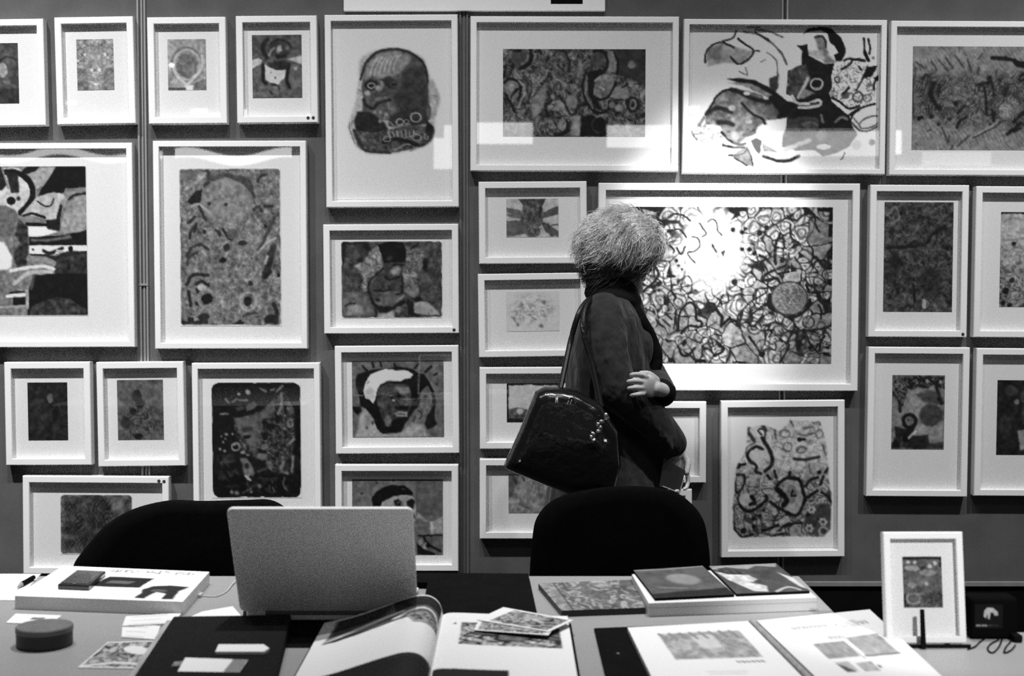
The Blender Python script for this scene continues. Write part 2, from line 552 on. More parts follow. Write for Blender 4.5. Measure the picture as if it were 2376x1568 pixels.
    A.lines([[(1290, 490), (1350, 520), (1300, 560), (1330, 630)], [(1340, 670), (1420, 632), (1540, 580)], [(1460, 662), (1560, 640)], [(1350, 720), (1440, 700)]], 24, .07)
    A.poly([(1655, 450), (1712, 500), (1650, 522)], .06).poly([(1580, 560), (1640, 640), (1580, 645)], .06).poly([(1395, 780), (1450, 770), (1400, 830)], .08)
    A.lines([[(1785, 610), (1820, 540), (1890, 535), (1950, 580)], [(1570, 200), (1580, 320), (1650, 370)], [(1540, 120), (1620, 165), (1700, 110), (1790, 110), (1805, 200), (1840, 270)],
             [(1840, 950), (1870, 1010), (1860, 1080)], [(1790, 840), (1900, 830)]], 20, .1)
    A.poly([(1925, 200), (1965, 190), (1960, 320), (1925, 315)], .06).poly([(1920, 710), (1960, 705), (1960, 770), (1915, 760)], .06)
    A.poly([(1950, 860), (1955, 940), (1905, 915)], .06).poly([(1890, 1340), (1950, 1330), (1945, 1370)], .06).poly([(1885, 1390), (1950, 1395), (1945, 1430), (1890, 1420)], .06)
    A.ell(1250, 1165, 62, 62, .12, ring=12).ell(1245, 1165, 25, 25, .12, ring=10)
    A.line([(1330, 1140), (1400, 1140), (1365, 1190), (1420, 1185), (1385, 1250)], 18, .1, smooth=False)
    A.line([(1200, 1250), (1265, 1340), (1310, 1410)], 22, .08).line([(1630, 1150), (1560, 1290), (1570, 1340), (1490, 1490)], 20, .08)
    for i in range(7):
        A.line([(1470 + 14 * i, 1300 - 22 * i), (1440 + 14 * i, 1260 - 22 * i)], 9, .2).line([(1510 + 12 * i, 1330 - 14 * i), (1480 + 12 * i, 1370 - 14 * i)], 8, .2)
    A.ell(1750, 1110, 52, 55, .15, ring=14).ell(1760, 1330, 125, 110, .2, ring=10).ell(1870, 1170, 42, 62, .2, ring=11)
    A.line([(1900, 1240), (1870, 1290), (1850, 1380)], 22, .08).ell(1840, 690, 90, 95, .25, ring=10).ell(1700, 220, 90, 100, .25, ring=10)
    A.ell(1480, 540, 85, 85, .3, ring=10).ell(1330, 1330, 60, 55, .25, ring=11)
    A.poly([(700, 1455), (790, 1460), (815, 1495), (700, 1495)], .06).poly([(1050, 1480), (1170, 1480), (1170, 1495), (1040, 1495)], .08).poly([(455, 1440), (490, 1495), (440, 1495)], .08)
    A.wob = 0.7
    return A

def art_giant_faces():
    A = Art(1606, 62, 2036, 390, 1.0).z(1590, 50, 4.48)
    A.poly([(220, 300), (380, 215), (560, 280), (690, 310), (640, 420), (540, 440), (400, 430), (230, 470)], .72, soft=8)
    A.poly([(220, 300), (380, 230), (370, 400), (230, 400)], .55, soft=10)
    A.lines([[(520, 100), (490, 170), (400, 205), (280, 245), (215, 320), (205, 430)]], 20, .22)
    A.lines([[(540, 180), (620, 240), (700, 290), (690, 350), (620, 420), (540, 442), (470, 370)], [(390, 220), (500, 270)]], 22, .16).line([(700, 300), (765, 308)], 16, .25)
    A.lines([[(720, 90), (850, 100), (1000, 160)], [(640, 60), (760, 60)], [(600, 110), (720, 130)]], 20, .5)
    A.lines([[(720, 120), (860, 200), (960, 290), (1010, 360), (1045, 440)]], 24, .45).line([(720, 120), (800, 160), (860, 200)], 26, .25)
    A.lines([[(840, 320), (930, 390), (950, 470), (955, 560)], [(560, 520), (640, 560), (620, 480)], [(780, 420), (830, 400)]], 14, .5)
    A.poly([(870, 590), (965, 550), (960, 690), (930, 745), (870, 690)], .22, soft=6)
    A.poly([(320, 810), (400, 720), (480, 690), (640, 720), (800, 760), (840, 860), (860, 1010), (820, 1060), (760, 1090), (700, 1190), (640, 1210), (560, 1275), (470, 1240), (390, 1160), (370, 1085), (210, 1075), (215, 980), (260, 870)], .48, soft=5)
    m = A.mask_poly([(320, 810), (480, 690), (800, 760), (860, 1010), (700, 1180), (560, 1270), (390, 1160), (210, 1070)])
    A.mottle(12, .22, 3, m)
    A.poly([(430, 600), (560, 588), (720, 610), (860, 680), (960, 750), (1060, 830), (1180, 850), (1180, 960), (1000, 1010), (860, 1020), (830, 850), (870, 800), (800, 740), (660, 665), (560, 640)], .1, soft=4)
    A.poly([(450, 640), (600, 670), (800, 760), (860, 790), (900, 760), (700, 650), (560, 630)], .6, soft=5)
    A.poly([(830, 870), (900, 850), (980, 940), (940, 1020), (860, 1020)], .4, soft=7)
    A.lines([[(215, 970), (290, 850), (320, 790), (400, 720), (470, 705)]], 22, .1)
    A.lines([[(480, 710), (560, 730), (700, 800), (870, 835)], [(235, 960), (330, 900), (480, 940)], [(350, 1050), (430, 1050), (500, 1070)], [(620, 1180), (720, 1150)]], 45, .14, soft=6)
    A.lines([[(380, 1150), (470, 1240), (570, 1280), (630, 1270)], [(400, 1290), (520, 1310), (620, 1310)], [(590, 850), (700, 960), (800, 1010), (830, 1060)]], 26, .12, soft=4)
    A.ell(500, 1190, 70, 40, .65, soft=6).ell(490, 900, 40, 30, .75, soft=5).ell(640, 750, 35, 18, .95).ell(660, 1040, 40, 25, .75, soft=5)
    A.poly([(470, 1390), (640, 1310), (660, 1320), (715, 1510), (650, 1500)], .5).lines([[(645, 1310), (690, 1400), (715, 1510)], [(460, 1390), (600, 1380), (640, 1330)], [(520, 1420), (650, 1500)]], 16, .2)
    A.poly([(685, 1240), (740, 1208), (800, 1240), (780, 1385), (720, 1320)], .06)
    A.poly([(1210, 130), (1270, 70), (1400, 48), (1500, 68), (1600, 160), (1660, 280), (1650, 345), (1610, 410), (1560, 410), (1530, 345), (1578, 320), (1540, 250), (1490, 220), (1470, 130), (1400, 90), (1300, 95)], .05)
    A.poly([(1330, 160), (1420, 140), (1450, 250), (1490, 360), (1560, 420), (1440, 440), (1380, 300)], .55, soft=8).line([(1340, 160), (1400, 150), (1440, 190), (1450, 260)], 26, .25)
    A.poly([(1250, 330), (1330, 380), (1440, 400), (1420, 300), (1300, 300)], .8, soft=8)
    A.poly([(1150, 250), (1260, 238), (1270, 350), (1330, 380), (1440, 440), (1540, 430), (1510, 560), (1520, 680), (1490, 740), (1520, 830), (1700, 980), (1750, 1110), (1050, 1110), (1060, 1000), (1160, 900), (1110, 780), (1045, 750), (1060, 510), (1200, 450), (1200, 300)], .09)
    m = A.mask_poly([(1060, 510), (1250, 440), (1300, 600), (1180, 780), (1050, 750)])
    A.V += .22 * m; A.mottle(7, .2, 9, m)
    A.line([(1265, 590), (1215, 700), (1170, 790)], 34, .85, soft=4).poly([(1170, 800), (1230, 690), (1340, 740), (1230, 800)], .6, soft=5)
    A.ell(1360, 645, 62, 55, .75, ring=20).ell(1360, 650, 30, 30, .1).ell(1355, 690, 30, 14, .7)
    A.line([(1110, 770), (1160, 845), (1280, 850), (1380, 810), (1405, 855), (1330, 885), (1180, 892)], 30, .85).ell(1330, 850, 40, 14, .3)
    A.lines([[(1560, 1040), (1620, 990), (1680, 1010)], [(1410, 970), (1430, 1040)], [(1230, 1070), (1300, 1040), (1370, 1070)]], 26, .55, soft=5)
    A.poly([(1050, 1110), (1060, 1010), (1250, 980), (1380, 1000), (1390, 1110)], .35, a=.7, soft=8)
    A.poly([(1050, 1110), (1750, 1110), (1790, 1160), (1700, 1300), (1560, 1370), (1430, 1400), (1350, 1330), (1150, 1340), (1010, 1300), (1015, 1180)], .42, soft=3)
    A.poly([(800, 1260), (980, 1360), (820, 1350)], .55)
    A.lines([[(1040, 1330), (1150, 1290), (1290, 1235)]], 45, .85, soft=6).ell(1440, 1300, 75, 28, .95).ell(1420, 1180, 60, 60, .6, soft=8)
    A.line([(820, 1400), (940, 1440), (1060, 1450), (1180, 1400)], 34, .14, soft=4)
    R = A.mask_poly([(1530, 480), (1640, 420), (1850, 410), (1960, 500), (1960, 800), (1850, 860), (1700, 920), (1600, 830), (1510, 760), (1530, 600)])
    A.mottle(8, .15, 5, R); A.contour(13, 3, .3, .6, 31, m=R)
    A.line([(1620, 490), (1700, 440), (1740, 390), (1850, 405)], 26, .15).lines([[(1640, 400), (1700, 380), (1840, 395)], [(1840, 170), (1850, 300), (1885, 400)], [(1885, 180), (1905, 260), (1900, 330)]], 22, .12)
    A.poly([(1870, 470), (1985, 448), (1970, 500), (1920, 565), (1815, 595)], .06).poly([(1945, 575), (2012, 540), (2000, 610), (1960, 620)], .07).line([(1850, 310), (1890, 400)], 36, .08)
    A.lines([[(1840, 580), (1770, 710)], [(1960, 620), (1950, 700)], [(1790, 460), (1820, 500)]], 20, .15)
    A.lines([[(1520, 790), (1600, 830), (1700, 900), (1800, 870)], [(1690, 980), (1800, 900), (1965, 850)], [(1710, 1040), (1740, 960), (1800, 910)]], 24, .09)
    A.ell(1570, 600, 28, 30, .2, ring=12).ell(1540, 745, 32, 30, .45, ring=10).ell(1655, 760, 45, 42, .4).ell(1785, 780, 50, 50, .35, ring=18).ell(1885, 790, 42, 38, .4, ring=10).line([(1640, 740), (1690, 690)], 30, .15)
    A.ell(1910, 1040, 110, 55, .4, rot=-.4, ring=20).lines([[(1735, 1040), (1800, 1120), (1900, 1130), (2010, 1075)]], 18, .3).line([(1750, 1000), (1830, 1110)], 16, .5)
    A.line([(1660, 1360), (1640, 1410), (1620, 1430)], 14, .3).dots([(1940, 1250, 30)], .5, soft=6).dots([(1780, 1280, 50)], .88, soft=8).dots([(2000, 910, 16), (1940, 370, 16)], .6)
    L = A.mask_poly([(30, 950), (220, 1080), (390, 1160), (470, 1290), (300, 1330), (120, 1260), (40, 1080)])
    A.contour(14, 3, .45, .6, 41, m=L); A.line([(50, 1060), (70, 1150), (130, 1240)], 16, .5).line([(150, 1080), (200, 1000)], 30, .5, soft=6)
    A.wob = 0.75
    return A

def art_skull_heads():
    A = Art(-200, 385, 205, 733, .5).z(0, 375, 4.237)
    left = A.mask_poly([(-900, 0), (-20, 0), (-20, 1600), (-900, 1600)])
    A.contour(40, 4, .1, .8, 3, m=left)
    A.poly([(0, 60), (200, 60), (330, 230), (330, 400), (200, 520), (60, 440), (-200, 440), (-200, 60)], .85, soft=4)
    A.mottle(9, .12, 2)
    A.poly([(570, 45), (880, 40), (880, 255), (660, 265), (640, 310), (480, 310), (385, 335), (440, 230), (500, 160)], .05)
    A.poly([(300, 120), (430, 60), (560, 60), (500, 160), (440, 240), (370, 270)], .68, soft=4)
    A.poly([(215, 105), (280, 45), (415, 42), (370, 90), (290, 122)], .07)
    A.line([(70, 100), (190, 112), (280, 170), (330, 260), (315, 380), (210, 500)], 58, .06).poly([(70, 100), (190, 120), (200, 300), (120, 310), (90, 200)], .14, soft=5)
    A.poly([(-100, 50), (20, 40), (50, 130), (75, 230), (30, 285), (-100, 270)], .13, soft=4)
    A.ell(115, 385, 46, 40, .05).ell(190, 362, 22, 22, .2, soft=4).line([(30, 60), (90, 260)], 16, .55)
    A.poly([(-150, 440), (60, 428), (160, 480), (192, 560), (170, 660), (60, 745), (-150, 700)], .42, soft=4)
    A.poly([(190, 560), (285, 650), (275, 900), (260, 1040), (160, 1045), (130, 900), (200, 800), (150, 720)], .2, soft=5)
    m = A.mask_poly([(190, 560), (285, 650), (270, 1040), (160, 1045), (60, 740)]); A.mottle(8, .15, 12, m)
    A.poly([(-150, 770), (40, 790), (120, 940), (110, 1030), (60, 1060), (-150, 1060)], .98, soft=6)
    A.poly([(370, 350), (540, 300), (640, 320), (660, 400), (610, 420), (560, 560), (470, 570), (280, 520), (215, 525)], .78)
    A.lines([[(380, 390), (440, 432), (510, 432), (540, 365)]], 15, .15).lines([[(240, 530), (330, 510), (450, 550)]], 26, .1).line([(270, 612), (460, 622)], 34, .05)
    A.poly([(280, 640), (460, 638), (480, 668), (580, 690), (430, 730), (290, 735)], 1.0)
    A.poly([(605, 405), (628, 430), (605, 560), (595, 682), (480, 660), (460, 575), (560, 568)], .1)
    A.poly([(680, 420), (780, 340), (880, 325), (880, 680), (760, 700), (600, 690), (622, 560)], .62, soft=3); m = A.mask_poly([(680, 420), (870, 330), (870, 680), (600, 690)]); A.mottle(10, .12, 6, m)
    A.line([(630, 400), (700, 330), (800, 280), (880, 280)], 40, .55, soft=4).line([(690, 370), (760, 325), (880, 312)], 22, .1)
    A.poly([(290, 740), (480, 730), (600, 725), (800, 690), (880, 665), (880, 825), (290, 822)], .07).lines([[(320, 770), (500, 770), (690, 730)], [(560, 760), (700, 745)]], 24, .42, soft=5)
    A.poly([(285, 825), (880, 825), (880, 880), (700, 872), (540, 912), (400, 912), (285, 900)], .98)
    A.line([(430, 875), (500, 900), (620, 850)], 32, .1, soft=4).ell(700, 860, 24, 30, .05).ell(325, 865, 14, 14, .3).poly([(540, 910), (640, 880), (560, 860)], .8)
    A.poly([(430, 915), (560, 930), (660, 885), (880, 880), (880, 1112), (540, 1105), (520, 970), (430, 940)], .14); m = A.mask_poly([(550, 960), (870, 890), (870, 1110), (550, 1100)]); A.V += .06 * m; A.mottle(8, .14, 8, m)
    A.line([(290, 950), (400, 950), (525, 1000)], 62, .55, soft=4).line([(310, 915), (480, 920)], 20, .1)
    A.line([(100, 1070), (280, 1040), (440, 1030), (525, 1055)], 34, .95, soft=4).line([(130, 1200), (300, 1090), (500, 1080)], 40, .75, soft=5)
    A.poly([(330, 1115), (560, 1098), (880, 1105), (880, 1515), (260, 1515), (280, 1250)], .06).line([(300, 1250), (335, 1120)], 26, .3, soft=5)
    A.poly([(280, 1515), (300, 1420), (430, 1370), (560, 1330), (680, 1350), (860, 1460), (850, 1515)], .22, soft=5); m = A.mask_poly([(280, 1515), (430, 1370), (600, 1330), (850, 1450), (850, 1515)]); A.mottle(7, .16, 15, m)
    A.line([(60, 1320), (235, 1308)], 30, .97).poly([(120, 1335), (240, 1330), (240, 1405), (120, 1412)], .07).line([(262, 1270), (262, 1440)], 24, .7).line([(-60, 1430), (260, 1420)], 22, .65).line([(90, 1290), (230, 1275)], 20, .1)
    A.rounded(3, .6)
    A.wob = 0.7
    return A

def art_eye_scribble():
    A = Art(415, 390, 654, 756, .54).z(405, 380, 4.073)
    A.mottle(10, .13, 4).mottle(30, .05, 8)
    A.contour(17, 4, .3, .2, 12); A.mottle(15, .16, 31); A.mottle(5, .16, 71, octv=2); A.contour(26, 2, .3, .35, 62, t=.7); A.contour(9, 3, .24, .35, 92, t=.72); A.contour(11, 3, .74, .3, 95, t=.72)
    A.ell(500, 350, 245, 215, .56, soft=4)
    m = A.mask_ell(500, 350, 245, 215, .1); A.mottle(7, .13, 22, m)
    A.line([(360, 140), (480, 110), (600, 140), (700, 210), (760, 310)], 40, .3, soft=4).line([(620, 130), (700, 160), (740, 240)], 40, .3, soft=5)
    A.line([(310, 70), (335, 140), (295, 200)], 38, .26, soft=4).poly([(120, 350), (200, 250), (270, 235), (250, 340), (235, 385), (190, 370), (140, 385)], .12)
    A.poly([(60, 190), (170, 150), (290, 60), (60, 60)], .42, soft=6).line([(100, 240), (200, 180), (300, 90)], 26, .66, soft=5)
    A.lines([[(235, 400), (265, 470), (300, 530)], [(140, 700), (150, 640), (195, 580)], [(125, 560), (190, 500)], [(180, 640), (205, 560)]], 26, .18, soft=3)
    A.line([(160, 400), (230, 380), (330, 460)], 20, .72, soft=4)
    A.lines([[(110, 870), (150, 800), (240, 760), (310, 810)], [(120, 950), (130, 880), (210, 830)]], 26, .22, soft=4)
    A.lines([[(110, 1140), (165, 1050), (310, 1050)], [(200, 1130), (250, 1108), (315, 1150)], [(200, 1180), (220, 1220)], [(120, 1200), (140, 1340)]], 30, .16, soft=3)
    A.ell(250, 1165, 40, 34, .78, soft=4).ell(300, 1275, 58, 52, .1, soft=4).ell(205, 1320, 22, 22, .12).ell(300, 1275, 90, 85, .62, ring=18, soft=5)
    A.ell(690, 1300, 40, 48, .12, soft=4).ell(690, 1300, 75, 85, .68, ring=22, soft=6).ell(715, 1130, 25, 25, .18, soft=3)
    A.poly([(560, 1510), (610, 1465), (660, 1500), (650, 1520), (500, 1520)], .14).ell(905, 1470, 62, 45, .14, soft=4).line([(940, 1330), (965, 1400), (960, 1500)], 40, .16, soft=4).ell(265, 1450, 55, 40, .16, soft=4).line([(60, 1500), (300, 1495)], 30, .2).ell(140, 1470, 30, 22, .16)
    A.lines([[(650, 1440), (700, 1415), (770, 1410)], [(760, 440), (800, 402), (835, 450)], [(860, 400), (940, 400)], [(790, 160), (830, 110), (880, 100)]], 24, .24, soft=3)
    A.lines([[(955, 510), (900, 620), (850, 720), (800, 800)], [(940, 780), (890, 860), (880, 960)]], 30, .28, soft=5)
    A.line([(940, 780), (900, 930), (850, 1060)], 62, .2, soft=6).line([(860, 1070), (900, 1020)], 40, .12)
    A.line([(800, 830), (880, 740), (960, 700)], 20, .75, soft=4).line([(860, 940), (880, 870)], 20, .75, soft=4)
    A.ell(455, 912, 32, 28, .1).ell(650, 745, 48, 24, .2, soft=3).line([(460, 620), (500, 690), (540, 720)], 22, .15).line([(390, 620), (430, 670)], 26, .18).ell(490, 790, 30, 40, .2, soft=4).ell(280, 640, 18, 22, .15).ell(545, 660, 60, 50, .36, soft=4).ell(490, 385, 18, 18, .2).ell(330, 375, 16, 18, .25).ell(865, 590, 16, 16, .12).ell(990, 1050, 20, 18, .1)
    A.rounded(5, .9, inset=.5)
    return A

def art_bald_head():
    A = Art(772, 56, 1046, 462, 1.0, 2.4).z(790, 90, 5.6)
    halo = [(290, 230), (700, 115), (1060, 240), (1160, 480), (1280, 780), (1230, 1000), (1210, 1250), (1080, 1400), (640, 1490), (260, 1450), (110, 1200), (110, 1080), (200, 800), (240, 520)]
    A.poly(halo, .78, soft=12, smooth=True); A.hatch(1.9, 6, .55, .5, 4, m=A.mask_poly(halo, 10))
    head = [(300, 480), (330, 330), (460, 190), (660, 130), (880, 170), (1050, 280), (1120, 420), (1140, 620), (1150, 840), (1180, 900), (1130, 1080), (900, 1080), (600, 1060), (300, 1000), (290, 760), (275, 600)]
    A.poly(head, .36, soft=4, smooth=True)
    m = A.mask_poly(head)
    A.mottle(10, .12, 5, m); A.hatch(.55, 7, .5, .3, 8, m=m)
    A.poly([(320, 470), (350, 330), (470, 210), (640, 160), (860, 200), (900, 280), (800, 420), (680, 480), (520, 520), (420, 480), (330, 550)], .62, a=.85, soft=12, smooth=True)
    for i in range(6): A.line([(380 + 62 * i, 480 - 15 * i), (420 + 62 * i, 350 - 18 * i), (480 + 62 * i, 250 - 8 * i)], 20, .92, a=.6, soft=3)
    A.line([(260, 520), (300, 400), (340, 300), (470, 180), (660, 132), (860, 160), (1040, 270), (1115, 400), (1135, 560)], 34, .18, soft=4)
    A.poly([(820, 430), (940, 340), (1090, 380), (1130, 600), (1140, 860), (900, 960), (740, 900), (680, 760), (760, 640)], .22, a=.8, soft=14, smooth=True)
    A.ell(400, 600, 95, 70, .12, soft=7).ell(400, 605, 45, 34, .62, ring=16).ell(400, 605, 14, 14, .08).ell(345, 700, 42, 34, .72, soft=5).ell(500, 640, 50, 40, .66, soft=6).ell(540, 600, 25, 60, .6, soft=6)
    A.poly([(520, 520), (640, 480), (760, 560), (720, 660), (620, 640)], .2, soft=7).ell(700, 590, 50, 32, .36, ring=10)
    A.lines([[(300, 780), (330, 860), (430, 900), (480, 840), (640, 790)]], 40, .14, soft=6).line([(450, 790), (520, 760), (600, 760)], 22, .52, soft=4).line([(620, 830), (630, 900)], 26, .52, soft=5)
    A.poly([(210, 940), (380, 950), (560, 1080), (620, 1180), (420, 1230), (200, 1200), (170, 1080)], .14, soft=6)
    A.dots([(450, 950, 26), (520, 950, 30), (590, 980, 30), (510, 1070, 22), (570, 1030, 22)], .56, soft=5)
    A.poly([(640, 1000), (900, 900), (1100, 900), (1140, 1100), (800, 1160), (620, 1130)], .2, soft=6)
    A.ell(980, 1020, 66, 58, .66, ring=20).ell(770, 1080, 44, 42, .66, ring=18).ell(855, 1075, 30, 26, .6, ring=14).line([(640, 1080), (720, 1140), (900, 1110)], 22, .55, soft=3)
    ruff = [(170, 1180), (420, 1220), (600, 1180), (900, 1130), (1200, 1150), (1190, 1300), (1060, 1400), (640, 1480), (280, 1450), (190, 1300)]
    A.poly(ruff, .3, soft=5, smooth=True); m = A.mask_poly(ruff); A.mottle(6, .22, 14, m)
    for i in range(7): A.line([(620 + 55 * i, 1190 + (i % 2) * 15), (640 + 52 * i, 1270)], 16, .68, soft=3)
    A.line([(600, 1210), (660, 1280), (780, 1290), (900, 1270), (960, 1230)], 14, .6).line([(560, 1340), (700, 1300), (840, 1320), (1000, 1380)], 46, .08, soft=4)
    A.ell(990, 1280, 60, 40, .62, ring=18).ell(1115, 1270, 24, 36, .62, ring=14).ell(600, 1300, 46, 34, .6, ring=14).poly([(1120, 1060), (1215, 1150), (1170, 1300), (1100, 1220)], .14, soft=4)
    A.line([(170, 1180), (240, 1330), (330, 1450), (640, 1480)], 30, .2, soft=4).lines([[(120, 1080), (110, 1160), (180, 1360)], [(150, 1060), (140, 1130)]], 14, .45)
    A.line([(1200, 560), (1270, 780), (1220, 980)], 40, .7, soft=12)
    A.lines([[(700, 1440), (840, 1370), (900, 1375)], [(900, 1460), (1000, 1410)]], 18, .55, soft=3)
    A.wob = 0.6
    return A
def art_swirl_green():
    A = Art(1167, 114, 1497, 317, .42).z(1160, 105, 6.887)
    A.mottle(9, .16, 7); A.contour(30, 6, .1, .7, 9, t=.5); A.contour(26, 6, .72, .45, 19, t=.6); A.cells(120, 5, 1.2, .12, .5, fill=.1)
    A.poly([(1700, 60), (2330, 60), (2330, 640), (2150, 560), (1990, 500), (1880, 480), (1880, 250)], .22, soft=4)
    A.ell(330, 190, 150, 160, .34, soft=6).line([(490, 70), (505, 200), (450, 310), (320, 370)], 62, .08).line([(445, 150), (430, 240), (340, 300)], 26, .55, soft=3)
    A.lines([[(60, 480), (90, 380), (100, 320)], [(220, 100), (330, 90)], [(560, 110), (640, 90), (660, 140)]], 40, .12)
    A.ell(190, 690, 110, 130, .5, soft=6).ell(190, 680, 40, 60, .7, soft=6).lines([[(70, 600), (160, 540), (280, 580), (340, 680), (300, 860)], [(180, 830), (260, 720), (330, 680)], [(70, 780), (170, 920), (240, 1060)]], 44, .1)
    A.line([(300, 570), (390, 670), (380, 800), (290, 1000)], 26, .66, soft=4).ell(240, 830, 40, 80, .5, rot=.5, soft=5)
    A.lines([[(760, 400), (720, 500), (600, 620), (520, 800)], [(500, 480), (560, 620)]], 26, .62, soft=4).lines([[(790, 460), (740, 560), (640, 680), (560, 800)], [(490, 560), (500, 720), (440, 930)]], 22, .16, soft=3)
    A.poly([(740, 600), (720, 900), (640, 1080), (520, 1180), (500, 930), (600, 740)], .58, soft=8)
    A.ell(970, 330, 100, 200, .38, ring=30, soft=5).lines([[(850, 170), (920, 90), (1020, 110), (1110, 260), (1090, 420)], [(780, 180), (740, 260)]], 34, .14, soft=4)
    A.line([(1260, 240), (1290, 360), (1250, 480)], 60, .6, soft=8)
    A.lines([[(760, 740), (820, 880), (720, 980), (780, 1140)], [(960, 820), (1040, 950), (1110, 1080), (1180, 1110), (1270, 960)], [(1100, 760), (1210, 850)]], 36, .12, soft=4)
    A.ell(1150, 900, 90, 110, .54, soft=7).dots([(980, 980, 60), (1180, 660, 46), (1040, 640, 40), (840, 830, 40)], .62, soft=7)
    A.line([(1380, 420), (1320, 600), (1340, 800), (1440, 1000), (1560, 1110)], 30, .08).line([(1380, 500), (1360, 700), (1400, 850), (1500, 1030)], 24, .5, soft=3)
    A.poly([(1400, 420), (1600, 370), (1700, 430), (1520, 600), (1480, 800), (1560, 900), (1660, 1080), (1500, 960), (1400, 760)], .07)
    A.line([(1500, 90), (1580, 80), (1680, 140), (1720, 280), (1660, 420)], 52, .1).ell(1560, 230, 110, 130, .3, soft=6).line([(1780, 90), (1860, 200), (1880, 320), (1870, 450)], 40, .08).poly([(1700, 80), (1800, 90), (1850, 280), (1840, 430), (1720, 420), (1740, 260)], .56, soft=5)
    A.ell(1660, 650, 150, 200, .52, rot=.4, soft=6); m = A.mask_ell(1660, 650, 150, 200, .1); A.mottle(6, .18, 33, m)
    A.lines([[(1850, 590), (1790, 720), (1700, 840), (1580, 860), (1480, 820)], [(1500, 1040), (1620, 1080), (1740, 1010), (1740, 900)]], 42, .08)
    A.lines([[(1520, 570), (1600, 490)], [(1600, 660), (1660, 710)], [(1780, 820), (1850, 730)]], 30, .74, soft=4)
    A.ell(1920, 780, 130, 120, .58, soft=8).dots([(2090, 610, 50), (2140, 710, 40), (2100, 310, 60), (1790, 950, 50), (1900, 1000, 60)], .56, soft=6).ell(2120, 950, 80, 110, .12, ring=44, soft=4).ell(2120, 940, 45, 70, .62, ring=20)
    A.poly([(1300, 1130), (1480, 1120), (1540, 1160), (1720, 1190), (1720, 1450), (1280, 1450)], .07).ell(1590, 1270, 105, 120, .05).ell(1590, 1270, 112, 125, .4, ring=14, soft=3, a=.7)
    A.poly([(1160, 1140), (1280, 1120), (1270, 1450), (1130, 1450)], .62, soft=8)
    A.line([(1060, 1230), (1090, 1340), (960, 1430), (880, 1420)], 60, .1, soft=4).ell(1010, 1290, 34, 70, .62, rot=.2, ring=18)
    A.line([(1950, 680), (2040, 620)], 30, .1).lines([[(1820, 880), (1960, 870)], [(1840, 1120), (1880, 1080)]], 28, .14, soft=3)
    return A

def art_black_face():
    A = Art(490, 886, 700, 1155, .06).z(480, 875, 5.41)
    body = [(340, 500), (700, 430), (850, 260), (980, 180), (1100, 400), (1110, 800), (1020, 1180), (960, 1210), (800, 1180), (700, 1040), (560, 1000), (440, 920), (350, 680)]
    A.poly(body, .3, soft=8)
    m = A.mask_poly(body); A.mottle(6, .28, 3, m); A.contour(9, 3, .05, .6, 6, m=m)
    A.poly([(340, 500), (600, 470), (720, 400), (840, 280), (860, 420), (700, 520), (690, 680), (640, 820), (600, 1000), (560, 900), (500, 800), (400, 700)], .42, a=.85, soft=8)
    A.poly([(480, 370), (600, 300), (640, 340), (600, 420), (500, 420)], .38, soft=6).ell(420, 390, 50, 30, .28, soft=6).line([(360, 480), (560, 440), (700, 360)], 50, .06, soft=5)
    A.ell(500, 650, 75, 40, .24, soft=6).ell(500, 745, 50, 24, .05, soft=4).ell(730, 570, 32, 28, .05).ell(800, 620, 60, 40, .07, soft=5).ell(730, 740, 40, 50, .06, soft=5).ell(890, 520, 34, 55, .06, soft=4)
    A.lines([[(230, 270), (290, 330)], [(330, 310), (380, 270)], [(170, 460), (265, 460)], [(410, 285), (510, 290)], [(680, 140), (750, 185)], [(810, 165), (850, 145)], [(880, 180), (960, 110)]], 24, .5, soft=4)
    A.dots([(520, 185, 30), (405, 210, 18), (245, 715, 20), (320, 712, 16), (200, 815, 16), (160, 900, 16), (220, 920, 16), (180, 740, 14), (230, 770, 12)], .6, soft=4)
    A.ell(360, 870, 48, 44, .6, ring=22, soft=4).ell(345, 845, 14, 14, .6).ell(450, 940, 30, 24, .55, soft=4).ell(510, 970, 20, 14, .5, soft=4)
    A.poly([(410, 1020), (500, 1010), (560, 1100), (600, 1210), (540, 1300), (480, 1260), (440, 1120)], .45, soft=6).ell(500, 1110, 26, 34, .16, soft=5).ell(550, 1250, 22, 26, .06).line([(480, 1240), (540, 1295)], 22, .7, soft=3)
    A.poly([(560, 1050), (740, 1040), (700, 1130), (620, 1170), (570, 1120)], .06, soft=6).ell(700, 930, 55, 26, .07, soft=5).ell(720, 870, 50, 36, .5, soft=6).ell(690, 990, 70, 40, .46, soft=7)
    A.line([(770, 1070), (800, 1170)], 40, .45, soft=6).line([(640, 1180), (760, 1130)], 36, .3, soft=6).ell(760, 1190, 50, 36, .07, soft=6)
    A.lines([[(960, 1060), (940, 1180), (1010, 1200)], [(1080, 1000), (1070, 1180)], [(940, 200), (950, 330), (900, 460)]], 34, .5, soft=6)
    A.ell(1050, 580, 34, 44, .5, ring=24, soft=5).line([(1040, 830), (1100, 780)], 30, .55, soft=5).ell(1070, 420, 30, 40, .35, soft=6).line([(980, 300), (1000, 450)], 30, .06)
    low = A.mask_poly([(120, 960), (350, 960), (400, 1200), (800, 1230), (1050, 1300), (1050, 1460), (250, 1470), (130, 1300)])
    A.mottle(8, .28, 17, low)
    A.dots([(230, 1040, 50), (190, 1250, 40), (320, 1050, 34)], .22, soft=10)
    A.dots([(360, 1450, 26), (300, 1435, 18), (660, 1360, 22), (550, 1440, 20)], .5, soft=5).lines([[(440, 1450), (550, 1390)], [(820, 1380), (850, 1440)], [(970, 1260), (960, 1350), (1010, 1420)]], 18, .4, soft=4)
    A.rounded(17, 1.6)
    return A

